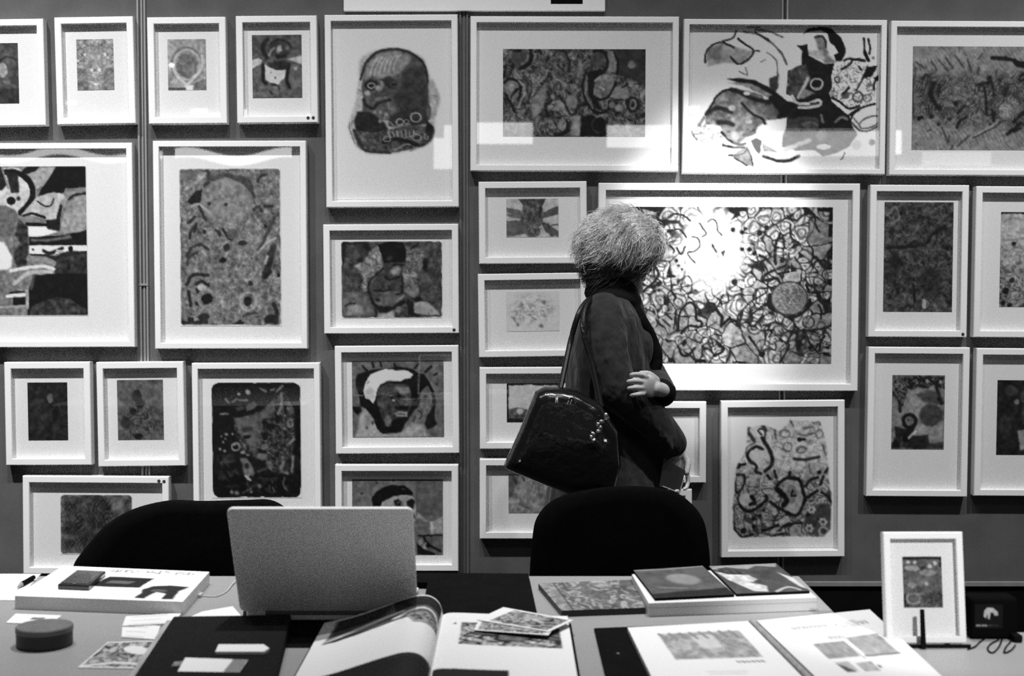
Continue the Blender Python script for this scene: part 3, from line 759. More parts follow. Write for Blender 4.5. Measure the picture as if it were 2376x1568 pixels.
def art_capped_figure():
    A = Art(791, 559, 1027, 738, .3, 1.9).z(780, 545, 7.65)
    A.mottle(11, .12, 3); A.mottle(4, .1, 13)
    A.poly([(740, 200), (790, 160), (820, 600), (650, 760), (560, 980), (440, 1010), (480, 800), (430, 640), (320, 540), (480, 460), (640, 260)], .62, soft=7); 
    A.poly([(1230, 180), (1420, 240), (1600, 220), (1540, 560), (1420, 720), (1480, 1000), (1400, 1120), (1200, 1000), (1170, 700), (1250, 480)], .55, soft=7)
    m = A.mask_poly([(740, 200), (820, 600), (560, 980), (440, 1010), (430, 640), (320, 540), (640, 260)]) + A.mask_poly([(1230, 180), (1600, 220), (1540, 560), (1480, 1000), (1200, 1000)])
    A.mottle(8, .24, 6, m); A.contour(14, 3, .2, .5, 5, m=m)
    A.poly([(740, 170), (950, 115), (1180, 135), (1250, 300), (1235, 500), (960, 480), (850, 510), (800, 330)], .05).ell(950, 410, 50, 40, .25, soft=8).ell(1110, 200, 70, 40, .13, soft=8)
    A.poly([(850, 500), (1230, 480), (1190, 600), (1120, 720), (960, 790), (850, 740)], .26, soft=6).ell(1060, 630, 95, 65, .62, soft=9, rot=-.3).line([(1000, 540), (1200, 530)], 30, .1, soft=4)
    A.poly([(800, 620), (960, 790), (1140, 720), (1180, 900), (1160, 1030), (900, 1010), (620, 1100), (580, 980), (660, 800)], .27, soft=5); m = A.mask_poly([(800, 620), (1160, 720), (1160, 1030), (620, 1100), (660, 800)]); A.mottle(7, .14, 9, m)
    A.poly([(660, 1160), (880, 1000), (1110, 1010), (1140, 1100), (1080, 1190), (1000, 1260), (830, 1270), (700, 1220)], .42, soft=6).ell(740, 1150, 50, 28, .12, soft=6).line([(1080, 1170), (1200, 1070)], 30, .62, soft=5).ell(1090, 1050, 50, 20, .14, soft=5)
    A.lines([[(830, 590), (640, 760), (560, 950), (640, 1170), (700, 1290), (690, 1440)], [(1160, 700), (1185, 900), (1160, 1020)], [(870, 740), (960, 800), (1120, 740)], [(680, 980), (850, 990), (960, 970)]], 34, .08, soft=5)
    A.poly([(640, 1170), (760, 1260), (1000, 1280), (1200, 1130), (1240, 1200), (1080, 1300), (900, 1390), (760, 1360)], .09, soft=6)
    A.poly([(90, 1020), (430, 1010), (560, 1100), (700, 1420), (90, 1450)], .42, soft=6).poly([(200, 1260), (330, 1220), (460, 1280), (480, 1400), (190, 1420)], .62, soft=7).line([(160, 1260), (250, 1200), (330, 1220)], 24, .14)
    A.poly([(1370, 1200), (1540, 1180), (1660, 1220), (1850, 1420), (1500, 1420), (1380, 1380)], .66, soft=5).poly([(1250, 1120), (1360, 1180), (1380, 1380), (1500, 1410), (1460, 1460), (1280, 1440)], .12, soft=5)
    A.poly([(1550, 400), (1660, 420), (1600, 640), (1530, 600)], .1, soft=8).line([(1340, 240), (1460, 170)], 34, .1, soft=5).poly([(1340, 1130), (1480, 1080), (1540, 1160), (1420, 1190)], .08, soft=6)
    A.poly([(90, 120), (560, 120), (620, 260), (560, 300), (440, 160), (180, 170), (150, 480), (90, 600)], .12, soft=8).ell(410, 430, 70, 50, .12, soft=8).ell(350, 350, 60, 70, .42, soft=10)
    A.poly([(700, 1470), (760, 1380), (900, 1400), (1000, 1340), (1060, 1470)], .7, soft=8).ell(1100, 1320, 50, 60, .5, soft=7).line([(1060, 1400), (1050, 1450)], 40, .16, soft=5)
    A.line([(300, 1450), (640, 1430)], 30, .4, soft=5)
    A.rounded(6, 1.2)
    return A

def art_white_beret():
    A = Art(817, 837, 1030, 1014, .44).z(805, 825, 7.84)
    A.mottle(10, .06, 2)
    A.poly([(230, 1080), (330, 960), (480, 1150), (620, 1400), (860, 1420), (1000, 1380), (1180, 1220), (1380, 1270), (1460, 1480), (150, 1480)], .68, soft=8)
    A.poly([(160, 420), (200, 330), (460, 250), (860, 220), (900, 190), (1180, 240), (1330, 330), (1400, 330), (1500, 480), (1580, 640), (1620, 800), (1600, 1000), (1590, 1180), (1640, 1250), (1580, 1300), (1460, 1350), (1410, 1240), (1470, 1080), (1560, 920), (1540, 660), (1470, 540), (1360, 640), (1320, 900), (1160, 1080), (1050, 1250), (980, 1390), (860, 1400), (640, 1420), (540, 1330), (470, 1120), (330, 950), (250, 920), (210, 700), (160, 560)], .07, soft=2.5)
    A.poly([(580, 560), (760, 500), (1120, 520), (1170, 700), (1180, 900), (1080, 1100), (820, 1160), (800, 1280), (700, 1280), (600, 1050), (540, 820)], .27, soft=5)
    m = A.mask_poly([(580, 560), (1120, 520), (1180, 900), (820, 1280), (700, 1280), (540, 820)]); A.mottle(8, .15, 6, m)
    A.poly([(880, 580), (1120, 570), (1160, 680), (980, 690)], .56, soft=7).poly([(780, 700), (920, 660), (990, 720), (960, 790), (800, 780)], .07, soft=5).ell(850, 810, 26, 18, .8, soft=3).ell(620, 880, 60, 60, .42, soft=9).poly([(660, 1160), (740, 1060), (820, 1170), (740, 1290)], .48, soft=6)
    A.ell(1080, 900, 30, 30, .5, soft=5).poly([(860, 920), (1140, 900), (1100, 1000), (900, 990)], .08, soft=5).poly([(850, 1050), (980, 1010), (1090, 1020), (1090, 1110), (900, 1100)], .62, soft=4).line([(920, 1065), (1060, 1060)], 14, .25)
    A.poly([(1340, 700), (1460, 560), (1540, 680), (1550, 900), (1440, 1100), (1340, 1200), (1230, 1200), (1200, 1050), (1320, 900)], .42, soft=6); m = A.mask_poly([(1340, 700), (1540, 680), (1440, 1100), (1230, 1200)]); A.mottle(8, .12, 8, m); A.ell(1430, 760, 36, 50, .14, soft=6).line([(1290, 1000), (1360, 1060), (1320, 1150)], 26, .16, soft=4).line([(1240, 1120), (1200, 1200)], 24, .2, soft=4)
    A.poly([(300, 640), (340, 480), (430, 340), (600, 270), (720, 235), (850, 245), (900, 270), (1050, 260), (1140, 290), (1210, 350), (1160, 410), (1060, 420), (980, 470), (760, 460), (600, 520), (560, 600), (520, 760), (480, 870), (400, 790), (340, 780)], .98, soft=2.5)
    A.poly([(310, 640), (420, 560), (520, 640), (480, 800), (350, 770)], .86, soft=7).line([(370, 500), (410, 470)], 20, .6, soft=3)
    A.lines([[(290, 180), (380, 280)], [(470, 130), (490, 210)], [(610, 110), (630, 190)], [(870, 150), (890, 210)], [(1240, 230), (1310, 150)], [(1430, 300), (1540, 195)], [(1590, 360), (1640, 330)]], 38, .08, soft=3)
    A.poly([(95, 920), (250, 920), (270, 1000), (190, 1070), (120, 1010)], .09, soft=4).ell(350, 1310, 24, 32, .35, soft=4).ell(460, 1220, 24, 40, .3, soft=5).ell(1640, 520, 26, 30, .22, soft=5).line([(100, 95), (1740, 95)], 22, .22, soft=4)
    A.wob = 0.7
    return A

def art_dark_haired_head():
    A = Art(817, 1112, 1028, 1287, .47).z(805, 1100, 7.84)
    A.mottle(12, .03, 2)
    A.poly([(1250, 100), (1740, 105), (1740, 750), (1400, 750), (1260, 680)], .4, soft=3).line([(90, 100), (1740, 110)], 20, .3, soft=4)
    A.poly([(600, 860), (590, 640), (640, 510), (850, 400), (960, 380), (1180, 370), (1240, 480), (1260, 700), (1250, 860)], .72, soft=3)
    A.poly([(450, 430), (540, 310), (660, 240), (820, 190), (1050, 210), (1130, 270), (1210, 340), (1190, 390), (1000, 370), (850, 400), (640, 500), (580, 650), (575, 850), (480, 700)], .05, soft=2.5).ell(1030, 270, 40, 18, .3, soft=4)
    A.poly([(850, 480), (930, 440), (1000, 500), (980, 580), (900, 610)], .12, soft=4).poly([(1090, 490), (1180, 440), (1240, 490), (1220, 600), (1170, 710), (1100, 690), (1020, 660), (1100, 590)], .12, soft=4).ell(960, 560, 50, 60, .4, ring=20, soft=6)
    A.poly([(770, 830), (860, 780), (960, 760), (940, 700), (1000, 720), (1060, 820), (1230, 720), (1250, 800), (1100, 830), (780, 860)], .26, soft=5)
    A.poly([(1290, 690), (1500, 870), (1560, 860), (1740, 760), (1740, 1090), (1560, 1080), (1500, 1030), (1520, 900), (1260, 800)], .66, soft=4).poly([(1240, 800), (1500, 880), (1510, 1030), (1400, 1090), (1260, 1080)], .44, soft=4).line([(1540, 880), (1550, 1060)], 50, .85, soft=5)
    A.poly([(1290, 1110), (1720, 1090), (1730, 1440), (1600, 1470), (1280, 1460)], .42, soft=3).line([(1300, 1115), (1720, 1105)], 30, .12).poly([(1280, 1260), (1440, 1380), (1620, 1440), (1600, 1475), (1280, 1460)], .06)
    A.line([(1400, 1140), (1480, 1270), (1700, 1400)], 44, .1, soft=4).ell(1340, 1230, 40, 60, .66, soft=5).ell(1410, 1330, 40, 30, .7, soft=5).ell(1480, 1300, 46, 34, .07, soft=4).line([(1440, 1250), (1400, 1290)], 26, .66, soft=4)
    A.dots([(270, 350, 24), (320, 690, 24), (540, 155, 22), (850, 115, 20)], .18, soft=5)
    A.wob = 0.6
    return A

def art_tentacle_scribble():
    A = Art(1694, 954, 1938, 1270, 1.0).z(1690, 950, 5.058)
    body = [(60, 1100), (80, 800), (110, 640), (200, 480), (230, 200), (440, 180), (600, 240), (720, 120), (1080, 140), (1160, 480), (1170, 760), (1210, 1050), (1190, 1400), (1120, 1500), (700, 1490), (150, 1500), (60, 1400)]
    m = A.mask_poly(body, 5)
    up = m * (1 - sstep(1080, 1140, A.Y)); lo = m * sstep(1060, 1150, A.Y)
    A.V -= .12 * m + .2 * lo; A.mottle(8, .16, 4, m); A.contour(18, 4, .5, .5, 6, m=up, t=.6); A.contour(16, 4, .16, .6, 16, m=lo, t=.6); A.cells(70, 8, 1.6, .12, .7, m=lo)
    A.line([(390, 290), (350, 250), (380, 220), (430, 250), (430, 330)], 22, .2, soft=3).line([(300, 350), (235, 260), (240, 190), (310, 150), (390, 170), (440, 240)], 42, .26, soft=5)
    A.line([(400, 330), (470, 450), (510, 540), (510, 640), (430, 720)], 44, .13, soft=4).line([(200, 500), (230, 430), (320, 375)], 20, .4, soft=4)
    A.line([(400, 460), (330, 430), (250, 480), (225, 540), (270, 610), (330, 660), (320, 720), (380, 750)], 36, .12, soft=4).ell(350, 540, 75, 70, .88, soft=5)
    A.dots([(118, 655, 34), (1062, 735, 26), (835, 350, 28)], .07, soft=3).lines([[(120, 650), (200, 635)], [(1130, 740), (1165, 690)], [(1070, 880), (1105, 790)], [(820, 350), (890, 350)]], 34, .1, soft=4)
    A.line([(770, 575), (880, 590), (1060, 555)], 34, .18, soft=5)
    A.lines([[(710, 100), (760, 190)], [(830, 290), (900, 300), (1000, 280)], [(990, 160), (1060, 140), (1070, 180)], [(880, 220), (980, 210)], [(540, 240), (560, 340)], [(810, 470), (850, 440), (920, 460)], [(940, 640), (960, 740)], [(1100, 420), (1140, 540)], [(640, 460), (690, 490)]], 20, .4, soft=4)
    A.ell(850, 470, 55, 40, .4, ring=14, soft=4).ell(690, 440, 50, 55, .45, ring=14, soft=4).ell(660, 280, 60, 45, .5, ring=14, soft=4).ell(1060, 290, 40, 50, .45, ring=16, soft=4)
    A.line([(100, 760), (180, 760), (195, 830), (160, 930), (100, 960), (85, 850)], 26, .14, soft=4)
    A.line([(120, 1040), (150, 1130), (240, 1190), (340, 1150), (440, 1060), (440, 1010)], 36, .1, soft=4).ell(210, 1050, 80, 75, .82, soft=5).line([(270, 1010), (310, 1080), (260, 1110)], 44, .08, soft=4)
    A.ell(760, 1000, 130, 200, .68, soft=6).ell(740, 990, 60, 110, .5, soft=6).line([(580, 940), (680, 1050), (650, 1120)], 62, .08, soft=5).line([(750, 950), (735, 1010), (780, 1010)], 26, .08)
    A.line([(560, 920), (600, 850), (710, 800), (830, 830), (870, 950), (890, 1060), (820, 1220), (740, 1230), (600, 1160), (490, 1080)], 36, .1, soft=4).line([(720, 740), (720, 800), (820, 810)], 40, .1, soft=4)
    A.line([(890, 1050), (1040, 950)], 36, .1, soft=4).lines([[(890, 900), (960, 830), (1040, 800)], [(1090, 970), (1150, 1010), (1200, 1090)], [(460, 770), (490, 810)], [(540, 720), (560, 790)]], 34, .12, soft=4)
    A.line([(400, 1420), (480, 1390), (580, 1350)], 34, .09, soft=3).lines([[(590, 1420), (680, 1350), (860, 1330)], [(540, 1475), (650, 1450)], [(60, 1100), (65, 1350), (130, 1470), (190, 1490), (290, 1460)]], 28, .12, soft=3)
    A.poly([(900, 1230), (1060, 1100), (1200, 1120), (1190, 1420), (1130, 1480), (920, 1470), (870, 1380)], .28, soft=8)
    for cx, cy in ((970, 1175), (945, 1395), (1105, 1320)):
        for k in range(6): A.ell(cx + 34 * math.cos(k * 1.047), cy + 34 * math.sin(k * 1.047), 17, 17, .78, soft=4)
        A.ell(cx, cy, 12, 12, .25)
    A.dots([(930, 1235, 26), (300, 1370, 26), (370, 1240, 24), (180, 1420, 36), (300, 1280, 26), (410, 1180, 20)], .1, soft=4).ell(1110, 1430, 50, 50, .7, ring=22, soft=4)
    A.V = A.V * m + (1 - m)
    A.wob = 0.8
    return A

def art_spiky_creature():
    A = Art(2118, 108, 2492, 348, .58).z(2100, 95, 5.917)
    A.mottle(20, .05, 3)
    b = A.mask_poly([(120, 480), (400, 440), (700, 480), (1100, 470), (1650, 420), (2300, 500), (2300, 1250), (1400, 1200), (1100, 1150), (700, 1200), (400, 1120), (150, 1080)], 34)
    A.V -= .1 * b; A.mottle(8, .13, 5, b); A.hatch(.5, 6.5, .14, .75, 7, m=b, wob=8, t=.4); A.contour(15, 4, .16, .6, 9, m=b)
    A.hatch(-.6, 8, .3, .4, 17, m=(1 - b))
    A.lines([[(470, 270), (590, 420)], [(560, 240), (650, 380)], [(680, 200), (800, 370)], [(850, 250), (900, 430)], [(360, 280), (430, 400)], [(1000, 370), (990, 460)], [(150, 300), (270, 380)], [(280, 460), (230, 600)], [(140, 380), (110, 700), (130, 1080)], [(1050, 180), (1000, 250)], [(1250, 400), (1240, 500)]], 26, .28, soft=4)
    A.line([(1180, 230), (1400, 250), (1550, 300), (1700, 370), (2000, 420)], 50, .1, soft=4).poly([(1440, 270), (1640, 280), (1700, 400), (1500, 340)], .08, soft=4)
    A.line([(400, 580), (350, 700), (390, 820), (470, 920)], 60, .12, soft=5).line([(480, 600), (460, 760)], 34, .16, soft=4).line([(230, 530), (290, 470), (350, 510)], 30, .2, soft=4)
    A.poly([(170, 1060), (240, 1020), (270, 1060), (190, 1110)], .06).dots([(700, 860, 36), (620, 1070, 24), (470, 1150, 24), (370, 1040, 34), (1150, 510, 34), (1290, 535, 22), (1175, 1145, 22)], .12, soft=4)
    A.lines([[(1080, 640), (1110, 800), (1120, 1000)], [(1020, 600), (1180, 560)], [(820, 890), (730, 990)], [(1200, 960), (1230, 1100)], [(1390, 640), (1360, 760)], [(1200, 600), (1210, 740)], [(720, 1180), (760, 1100), (850, 1050)]], 36, .12, soft=4)
    A.line([(940, 1330), (1150, 1230), (1300, 1130), (1480, 980)], 20, .2, soft=3).line([(960, 1300), (1150, 1190), (1300, 1080)], 18, .7, soft=4)
    A.lines([[(1400, 1280), (1480, 1220), (1580, 1130)], [(1490, 1110), (1560, 1050), (1640, 960)], [(1500, 1240), (1580, 1200)], [(1550, 520), (1600, 470), (1680, 450)], [(1580, 540), (1660, 520)]], 40, .1, soft=4)
    A.lines([[(650, 1480), (660, 1440)], [(610, 1380), (620, 1300)], [(520, 1200), (600, 1400)], [(740, 1440), (900, 1300)], [(320, 1240), (360, 1220)]], 24, .25, soft=4)
    A.ell(1380, 960, 90, 110, .62, soft=8); A.contour(9, 3, .2, .4, 29, m=A.mask_ell(1380, 960, 90, 110, .2))
    return A

def art_masked_man():
    A = Art(585, 81, 701, 227, .36, 1.9).z(570, 70, 9.227)
    A.mottle(8, .06, 3)
    A.poly([(100, 650), (260, 590), (360, 640), (330, 720), (150, 820), (100, 800)], .85, soft=4).poly([(900, 620), (1220, 540), (1220, 740), (1000, 660)], .8, soft=6)
    A.poly([(150, 830), (400, 720), (430, 1060), (680, 1170), (880, 1000), (1000, 680), (1210, 770), (1210, 1430), (140, 1430)], .42, soft=5); m = A.mask_poly([(150, 1200), (1200, 1200), (1200, 1430), (140, 1430)]); A.mottle(9, .12, 6, m)
    A.line([(470, 200), (380, 300), (370, 420), (450, 580)], 90, .14, soft=6).line([(560, 290), (700, 210), (900, 270), (980, 380)], 60, .14, soft=6).ell(730, 420, 240, 170, .24, soft=8)
    A.poly([(690, 330), (760, 320), (790, 440), (700, 500), (660, 460)], .72, soft=6).line([(510, 540), (550, 430), (620, 380)], 48, .58, soft=5).poly([(640, 540), (880, 520), (860, 580), (680, 620)], .12, soft=5).ell(900, 370, 40, 60, .4, soft=6)
    A.poly([(480, 700), (640, 660), (900, 660), (900, 820), (700, 860), (520, 800)], .2, soft=5)
    A.poly([(410, 720), (480, 780), (640, 850), (780, 860), (890, 840), (830, 1020), (680, 1170), (540, 1130), (410, 1040)], .9, soft=3).ell(635, 1020, 20, 26, .5).ell(530, 910, 18, 20, .7)
    A.lines([[(370, 740), (370, 1060), (430, 1130)], [(930, 720), (880, 1060), (940, 1240)]], 70, .12, soft=6).line([(560, 1150), (690, 1190), (710, 1260)], 40, .18, soft=5).ell(1075, 825, 50, 40, .68, soft=5).line([(510, 1310), (560, 1370)], 40, .18, soft=4)
    A.wob = 0.6
    return A

def art_octopus_face():
    A = Art(2070, 870, 2190, 1042, .52, 1.9).z(2050, 850, 7.469)
    A.mottle(9, .15, 3)
    A.poly([(300, 820), (330, 640), (480, 420), (620, 370), (700, 620), (600, 850), (700, 1000), (1000, 1000), (1030, 1400), (780, 1300), (560, 1150), (500, 840)], .6, soft=8)
    A.poly([(560, 480), (800, 400), (980, 500), (1040, 640), (900, 660), (660, 600)], .3, soft=8).ell(820, 840, 200, 190, .28, soft=8)
    top = A.mask_poly([(160, 160), (1040, 160), (1040, 420), (880, 300), (760, 380), (560, 380), (420, 400), (330, 700), (240, 600), (160, 500)]); A.contour(10, 3, .12, .8, 5, m=top); A.V -= .1 * top
    A.lines([[(270, 600), (290, 780)], [(700, 260), (740, 190), (840, 270), (960, 330)], [(600, 240), (650, 200)], [(600, 330), (720, 350)], [(430, 220), (480, 380)], [(940, 560), (1000, 640)], [(880, 290), (1000, 200)], [(900, 340), (960, 560)]], 52, .12, soft=5).ell(745, 255, 30, 34, .7, soft=4).ell(970, 265, 26, 30, .7, soft=5)
    A.ell(455, 945, 105, 105, .1, ring=62, soft=4).ell(440, 930, 62, 66, .5, soft=5).ell(430, 930, 20, 20, .15)
    A.poly([(200, 1040), (380, 1080), (560, 1020), (500, 1200), (760, 1200), (760, 1420), (140, 1420), (220, 1200)], .12, soft=6).line([(440, 1240), (560, 1120)], 36, .85, soft=4); m = A.mask_poly([(140, 1080), (440, 1240), (480, 1420), (140, 1420)]); A.mottle(7, .25, 8, m)
    A.poly([(520, 1220), (780, 1180), (800, 1340), (1040, 1300), (1040, 1420), (480, 1420)], .12, a=.8, soft=7)
    A.wob = 0.8
    return A

def art_texture(x0, y0, x1, y1, base, seed, kind='mott', amp=.16, dark=.12, rnd=0, step=2.0, k=3, sc=12, a=.6):
    A = Art(x0, y0, x1, y1, base, step)
    A.mottle(8, amp, seed)
    if kind == 'contour': A.contour(sc, k, dark, a, seed + 1)
    if kind == 'hatch': A.hatch(.9, 7, dark, a, seed + 1); A.contour(sc, k, dark, a * .6, seed + 4)
    if kind == 'cells': A.cells(max(12, int((x1 - x0) * (y1 - y0) / 260)), seed, 1.1, dark, a, fill=amp * .6, rings=7)
    if rnd: A.rounded(rnd, .8)
    return A

def art_small_symmetric():
    A = Art(178, 91, 265, 209, .62, 1.7); cx = 221.5
    X = A.X.copy(); A.X = cx + np.abs(A.X - cx) + 300
    A.mottle(7, .18, 5); A.contour(14, 4, .32, .6, 8); A.contour(10, 3, .95, .35, 28)
    A.X = X
    A.ell(221, 133, 20, 26, .66, a=.5, soft=6).poly([(178, 155), (200, 160), (205, 209), (178, 209)], .4, a=.5, soft=6).poly([(265, 155), (243, 160), (238, 209), (265, 209)], .4, a=.5, soft=6)
    A.dots([(221, 195, 4), (213, 163, 4), (230, 163, 4), (197, 126, 3), (245, 126, 3)], .95, soft=2)
    return A

def art_small_medallion():
    A = Art(389, 91, 479, 209, .66, 1.7)
    A.mottle(6, .09, 4); A.ell(434, 150, 36, 40, .5, ring=4, soft=3).ell(434, 152, 24, 28, .5, soft=4).ell(434, 150, 30, 34, .8, ring=3, soft=3)
    A.contour(9, 3, .35, .5, 6, m=A.mask_ell(434, 152, 26, 30, .1))
    A.line([(470, 130), (468, 160), (450, 180), (430, 200)], 7, .85, soft=3).line([(400, 150), (410, 175), (428, 192)], 7, .82, soft=3)
    A.poly([(389, 203), (430, 203), (430, 209), (389, 209)], .35).poly([(455, 190), (479, 182), (479, 209), (448, 209)], .48, soft=3).poly([(432, 198), (448, 198), (446, 210), (430, 210)], 1.0, soft=3).ell(398, 150, 7, 5, 1.0, soft=2)
    A.wob = 0.6
    return A

def art_cut_dark_portrait():
    A = Art(-24, 100, 44, 240, .3, 2); A.mottle(9, .1, 3); A.ell(6, 163, 12, 18, .62, soft=4).poly([(-24, 205), (44, 205), (44, 240), (-24, 240)], .2, soft=5).line([(0, 140), (20, 132), (40, 140)], 4, .18).line([(10, 190), (34, 200)], 6, .42, soft=4)
    return A

def art_cross_totem():
    A = Art(1175, 461, 1296, 550, .82, 1.8).z(1175, 461, 1)
    A.poly([(0, 52), (36, 50), (60, 78), (30, 84), (0, 88)], .42, soft=2).poly([(2, 36), (40, 30), (40, 50), (2, 40)], .5, soft=2).poly([(28, 0), (92, 0), (82, 22), (44, 24)], .3, soft=2)
    A.poly([(80, 34), (121, 16), (121, 36), (84, 46)], .36, soft=2).poly([(80, 54), (96, 58), (121, 76), (121, 89), (104, 88), (90, 74)], .36, soft=2).poly([(0, 20), (36, 28), (30, 36), (0, 32)], .45, soft=2)
    A.ell(60, 40, 26, 34, .42, soft=3).ell(60, 76, 18, 14, .46, soft=3).ell(60, 76, 9, 6, .3, ring=2); m = A.mask_ell(60, 44, 28, 42, .2); A.mottle(6, .18, 4, m); A.contour(8, 3, .18, .5, 8, m=m)
    A.line([(104, 62), (118, 60)], 4, .4).line([(80, 20), (78, 44)], 5, .2)
    return A

def art_faint_sprigs():
    A = Art(1175, 676, 1298, 768, .93, 1.8)
    m = A.mask_ell(1236, 718, 50, 34, .3); A.mottle(9, .1, 4, m); A.contour(13, 3, .62, .55, 6, m=m)
    A.dots([(1262, 701, 5), (1200, 752, 4), (1255, 756, 5), (1194, 738, 4)], .6, soft=4).lines([[(1200, 712), (1215, 706)], [(1225, 730), (1245, 742)], [(1188, 735), (1202, 750)]], 3, .6, soft=2)
    return A

def art_outlined_landscape():
    A = Art(1176, 889, 1306, 979, .86, 1.8)
    A.poly([(1176, 950), (1200, 944), (1230, 950), (1250, 940), (1306, 948), (1306, 979), (1176, 979)], .4, soft=3); m = A.mask_poly([(1176, 948), (1306, 946), (1306, 979), (1176, 979)]); A.mottle(6, .25, 3, m); A.ell(1206, 954, 8, 7, .8, soft=3)
    A.line([(1178, 891), (1304, 891), (1304, 977), (1178, 977), (1178, 891)], 5, .07, smooth=False).poly([(1178, 970), (1220, 972), (1220, 979), (1178, 979)], .1, soft=3)
    return A

def art_grey_feathers():
    A = Art(1180, 1100, 1304, 1190, .6, 1.9); A.mottle(10, .16, 6); A.hatch(.3, 9, .4, .4, 9); A.poly([(1180, 1100), (1205, 1100), (1190, 1150), (1180, 1160)], .4, soft=5).lines([[(1190, 1103), (1198, 1122)], [(1212, 1100), (1216, 1115)]], 4, .25, soft=2).line([(1205, 1168), (1225, 1178)], 5, .4, soft=3)
    return A

def art_dark_small_head():
    A = Art(64, 887, 158, 1021, .14, 1.8); A.mottle(9, .1, 5); A.ell(117, 923, 8, 12, .42, soft=4); A.mottle(5, .14, 9, A.mask_ell(117, 923, 9, 13, .3)); A.ell(90, 965, 28, 40, .22, a=.5, soft=16)
    return A

def art_small_seated():
    A = Art(272, 881, 380, 1020, .38, 1.8); A.mottle(8, .1, 5); A.ell(318, 918, 12, 14, .14, soft=5).ell(326, 935, 10, 10, .12, soft=4)
    m = A.mask_ell(325, 980, 48, 38, .3); A.contour(11, 3, .14, .7, 8, m=m); A.ell(308, 955, 8, 10, .16, soft=4).ell(320, 1012, 10, 7, .1, soft=3).ell(290, 980, 12, 14, .18, soft=6)
    return A

def art_dark_tangle():
    A = Art(2052, 469, 2209, 723, .27, 2.0); A.mottle(9, .2, 5); A.mottle(16, .12, 25); A.hatch(.5, 9, .5, .25, 15); A.contour(15, 3, .08, .6, 8); A.contour(12, 3, .5, .4, 18)
    A.line([(2058, 500), (2075, 480), (2086, 505), (2066, 520)], 5, .5, soft=3).line([(2060, 575), (2140, 568), (2160, 545), (2190, 525)], 8, .12, soft=4).ell(2075, 615, 16, 30, .12, soft=16, a=.6).ell(2145, 705, 5, 12, .7, soft=3).ell(2160, 650, 24, 30, .12, soft=20, a=.6).line([(2120, 660), (2125, 700)], 7, .1, soft=3)
    return A

def art_faded_collage():
    A = Art(2322, 492, 2440, 712, .8, 2.0); A.mottle(12, .14, 5); d = sstep(520, 700, A.Y); A.contour(13, 3, .25, .6, 8, m=.35 + .6 * d); A.V -= .18 * d
    A.line([(2324, 494), (2440, 494)], 6, .15).dots([(2350, 650, 6), (2335, 675, 8), (2330, 704, 6), (2345, 708, 5), (2352, 566, 5)], .1, soft=3).lines([[(2330, 515), (2350, 505), (2376, 512)], [(2325, 560), (2376, 552)]], 5, .6, soft=3)
    return A

def art_dark_bird():
    A = Art(2314, 882, 2446, 1055, .12, 2.0); A.mottle(9, .1, 5); A.ell(2358, 932, 6, 6, .55, soft=3).poly([(2362, 1000), (2378, 996), (2384, 1040), (2368, 1044)], .62, soft=5).ell(2345, 905, 16, 12, .25, soft=6).ell(2335, 990, 14, 30, .2, soft=8).ell(2376, 920, 10, 14, .3, soft=5).ell(2400, 960, 30, 40, .25, soft=10)
    return A

def art_grey_fur():
    A = Art(139, 1147, 308, 1286, .42, 2.0); A.mottle(9, .12, 5); A.hatch(.7, 7, .14, .6, 8, wob=9); m = A.mask_poly([(150, 1160), (240, 1150), (270, 1200), (200, 1286), (150, 1270)], 14); A.V -= .12 * m; A.hatch(-.5, 8, .12, .5, 18, m=m); A.rounded(7, 1.0)
    return A

def art_table_print():
    A = Art(2091, 1298, 2184, 1419, .4, 1.6).z(1850, 1150, 3.751)
    A.mottle(6, .1, 5); A.contour(9, 3, .22, .45, 8)
    A.lines([[(910, 570), (1240, 570), (1240, 640)], [(915, 980), (915, 900)]], 22, .1, soft=3).dots([(950, 600, 15), (1010, 605, 15), (1200, 615, 18), (1145, 640, 20)], .85, soft=4)
    A.ell(985, 660, 70, 24, .62, soft=5).ell(1130, 700, 80, 26, .55, soft=6).ell(1070, 770, 130, 40, .42, soft=6).ell(1110, 800, 20, 14, .72, soft=4).ell(980, 810, 40, 22, .6, soft=5).ell(990, 930, 56, 46, .62, ring=16, soft=4)
    A.contour(7, 3, .1, .6, 12, m=A.mask_poly([(1080, 900), (1250, 860), (1250, 1000), (1080, 1000)]))
    A.poly([(1040, 640), (1110, 640), (1080, 680)], .15, soft=4).poly([(905, 985), (960, 985), (930, 1000)], .1)
    return A
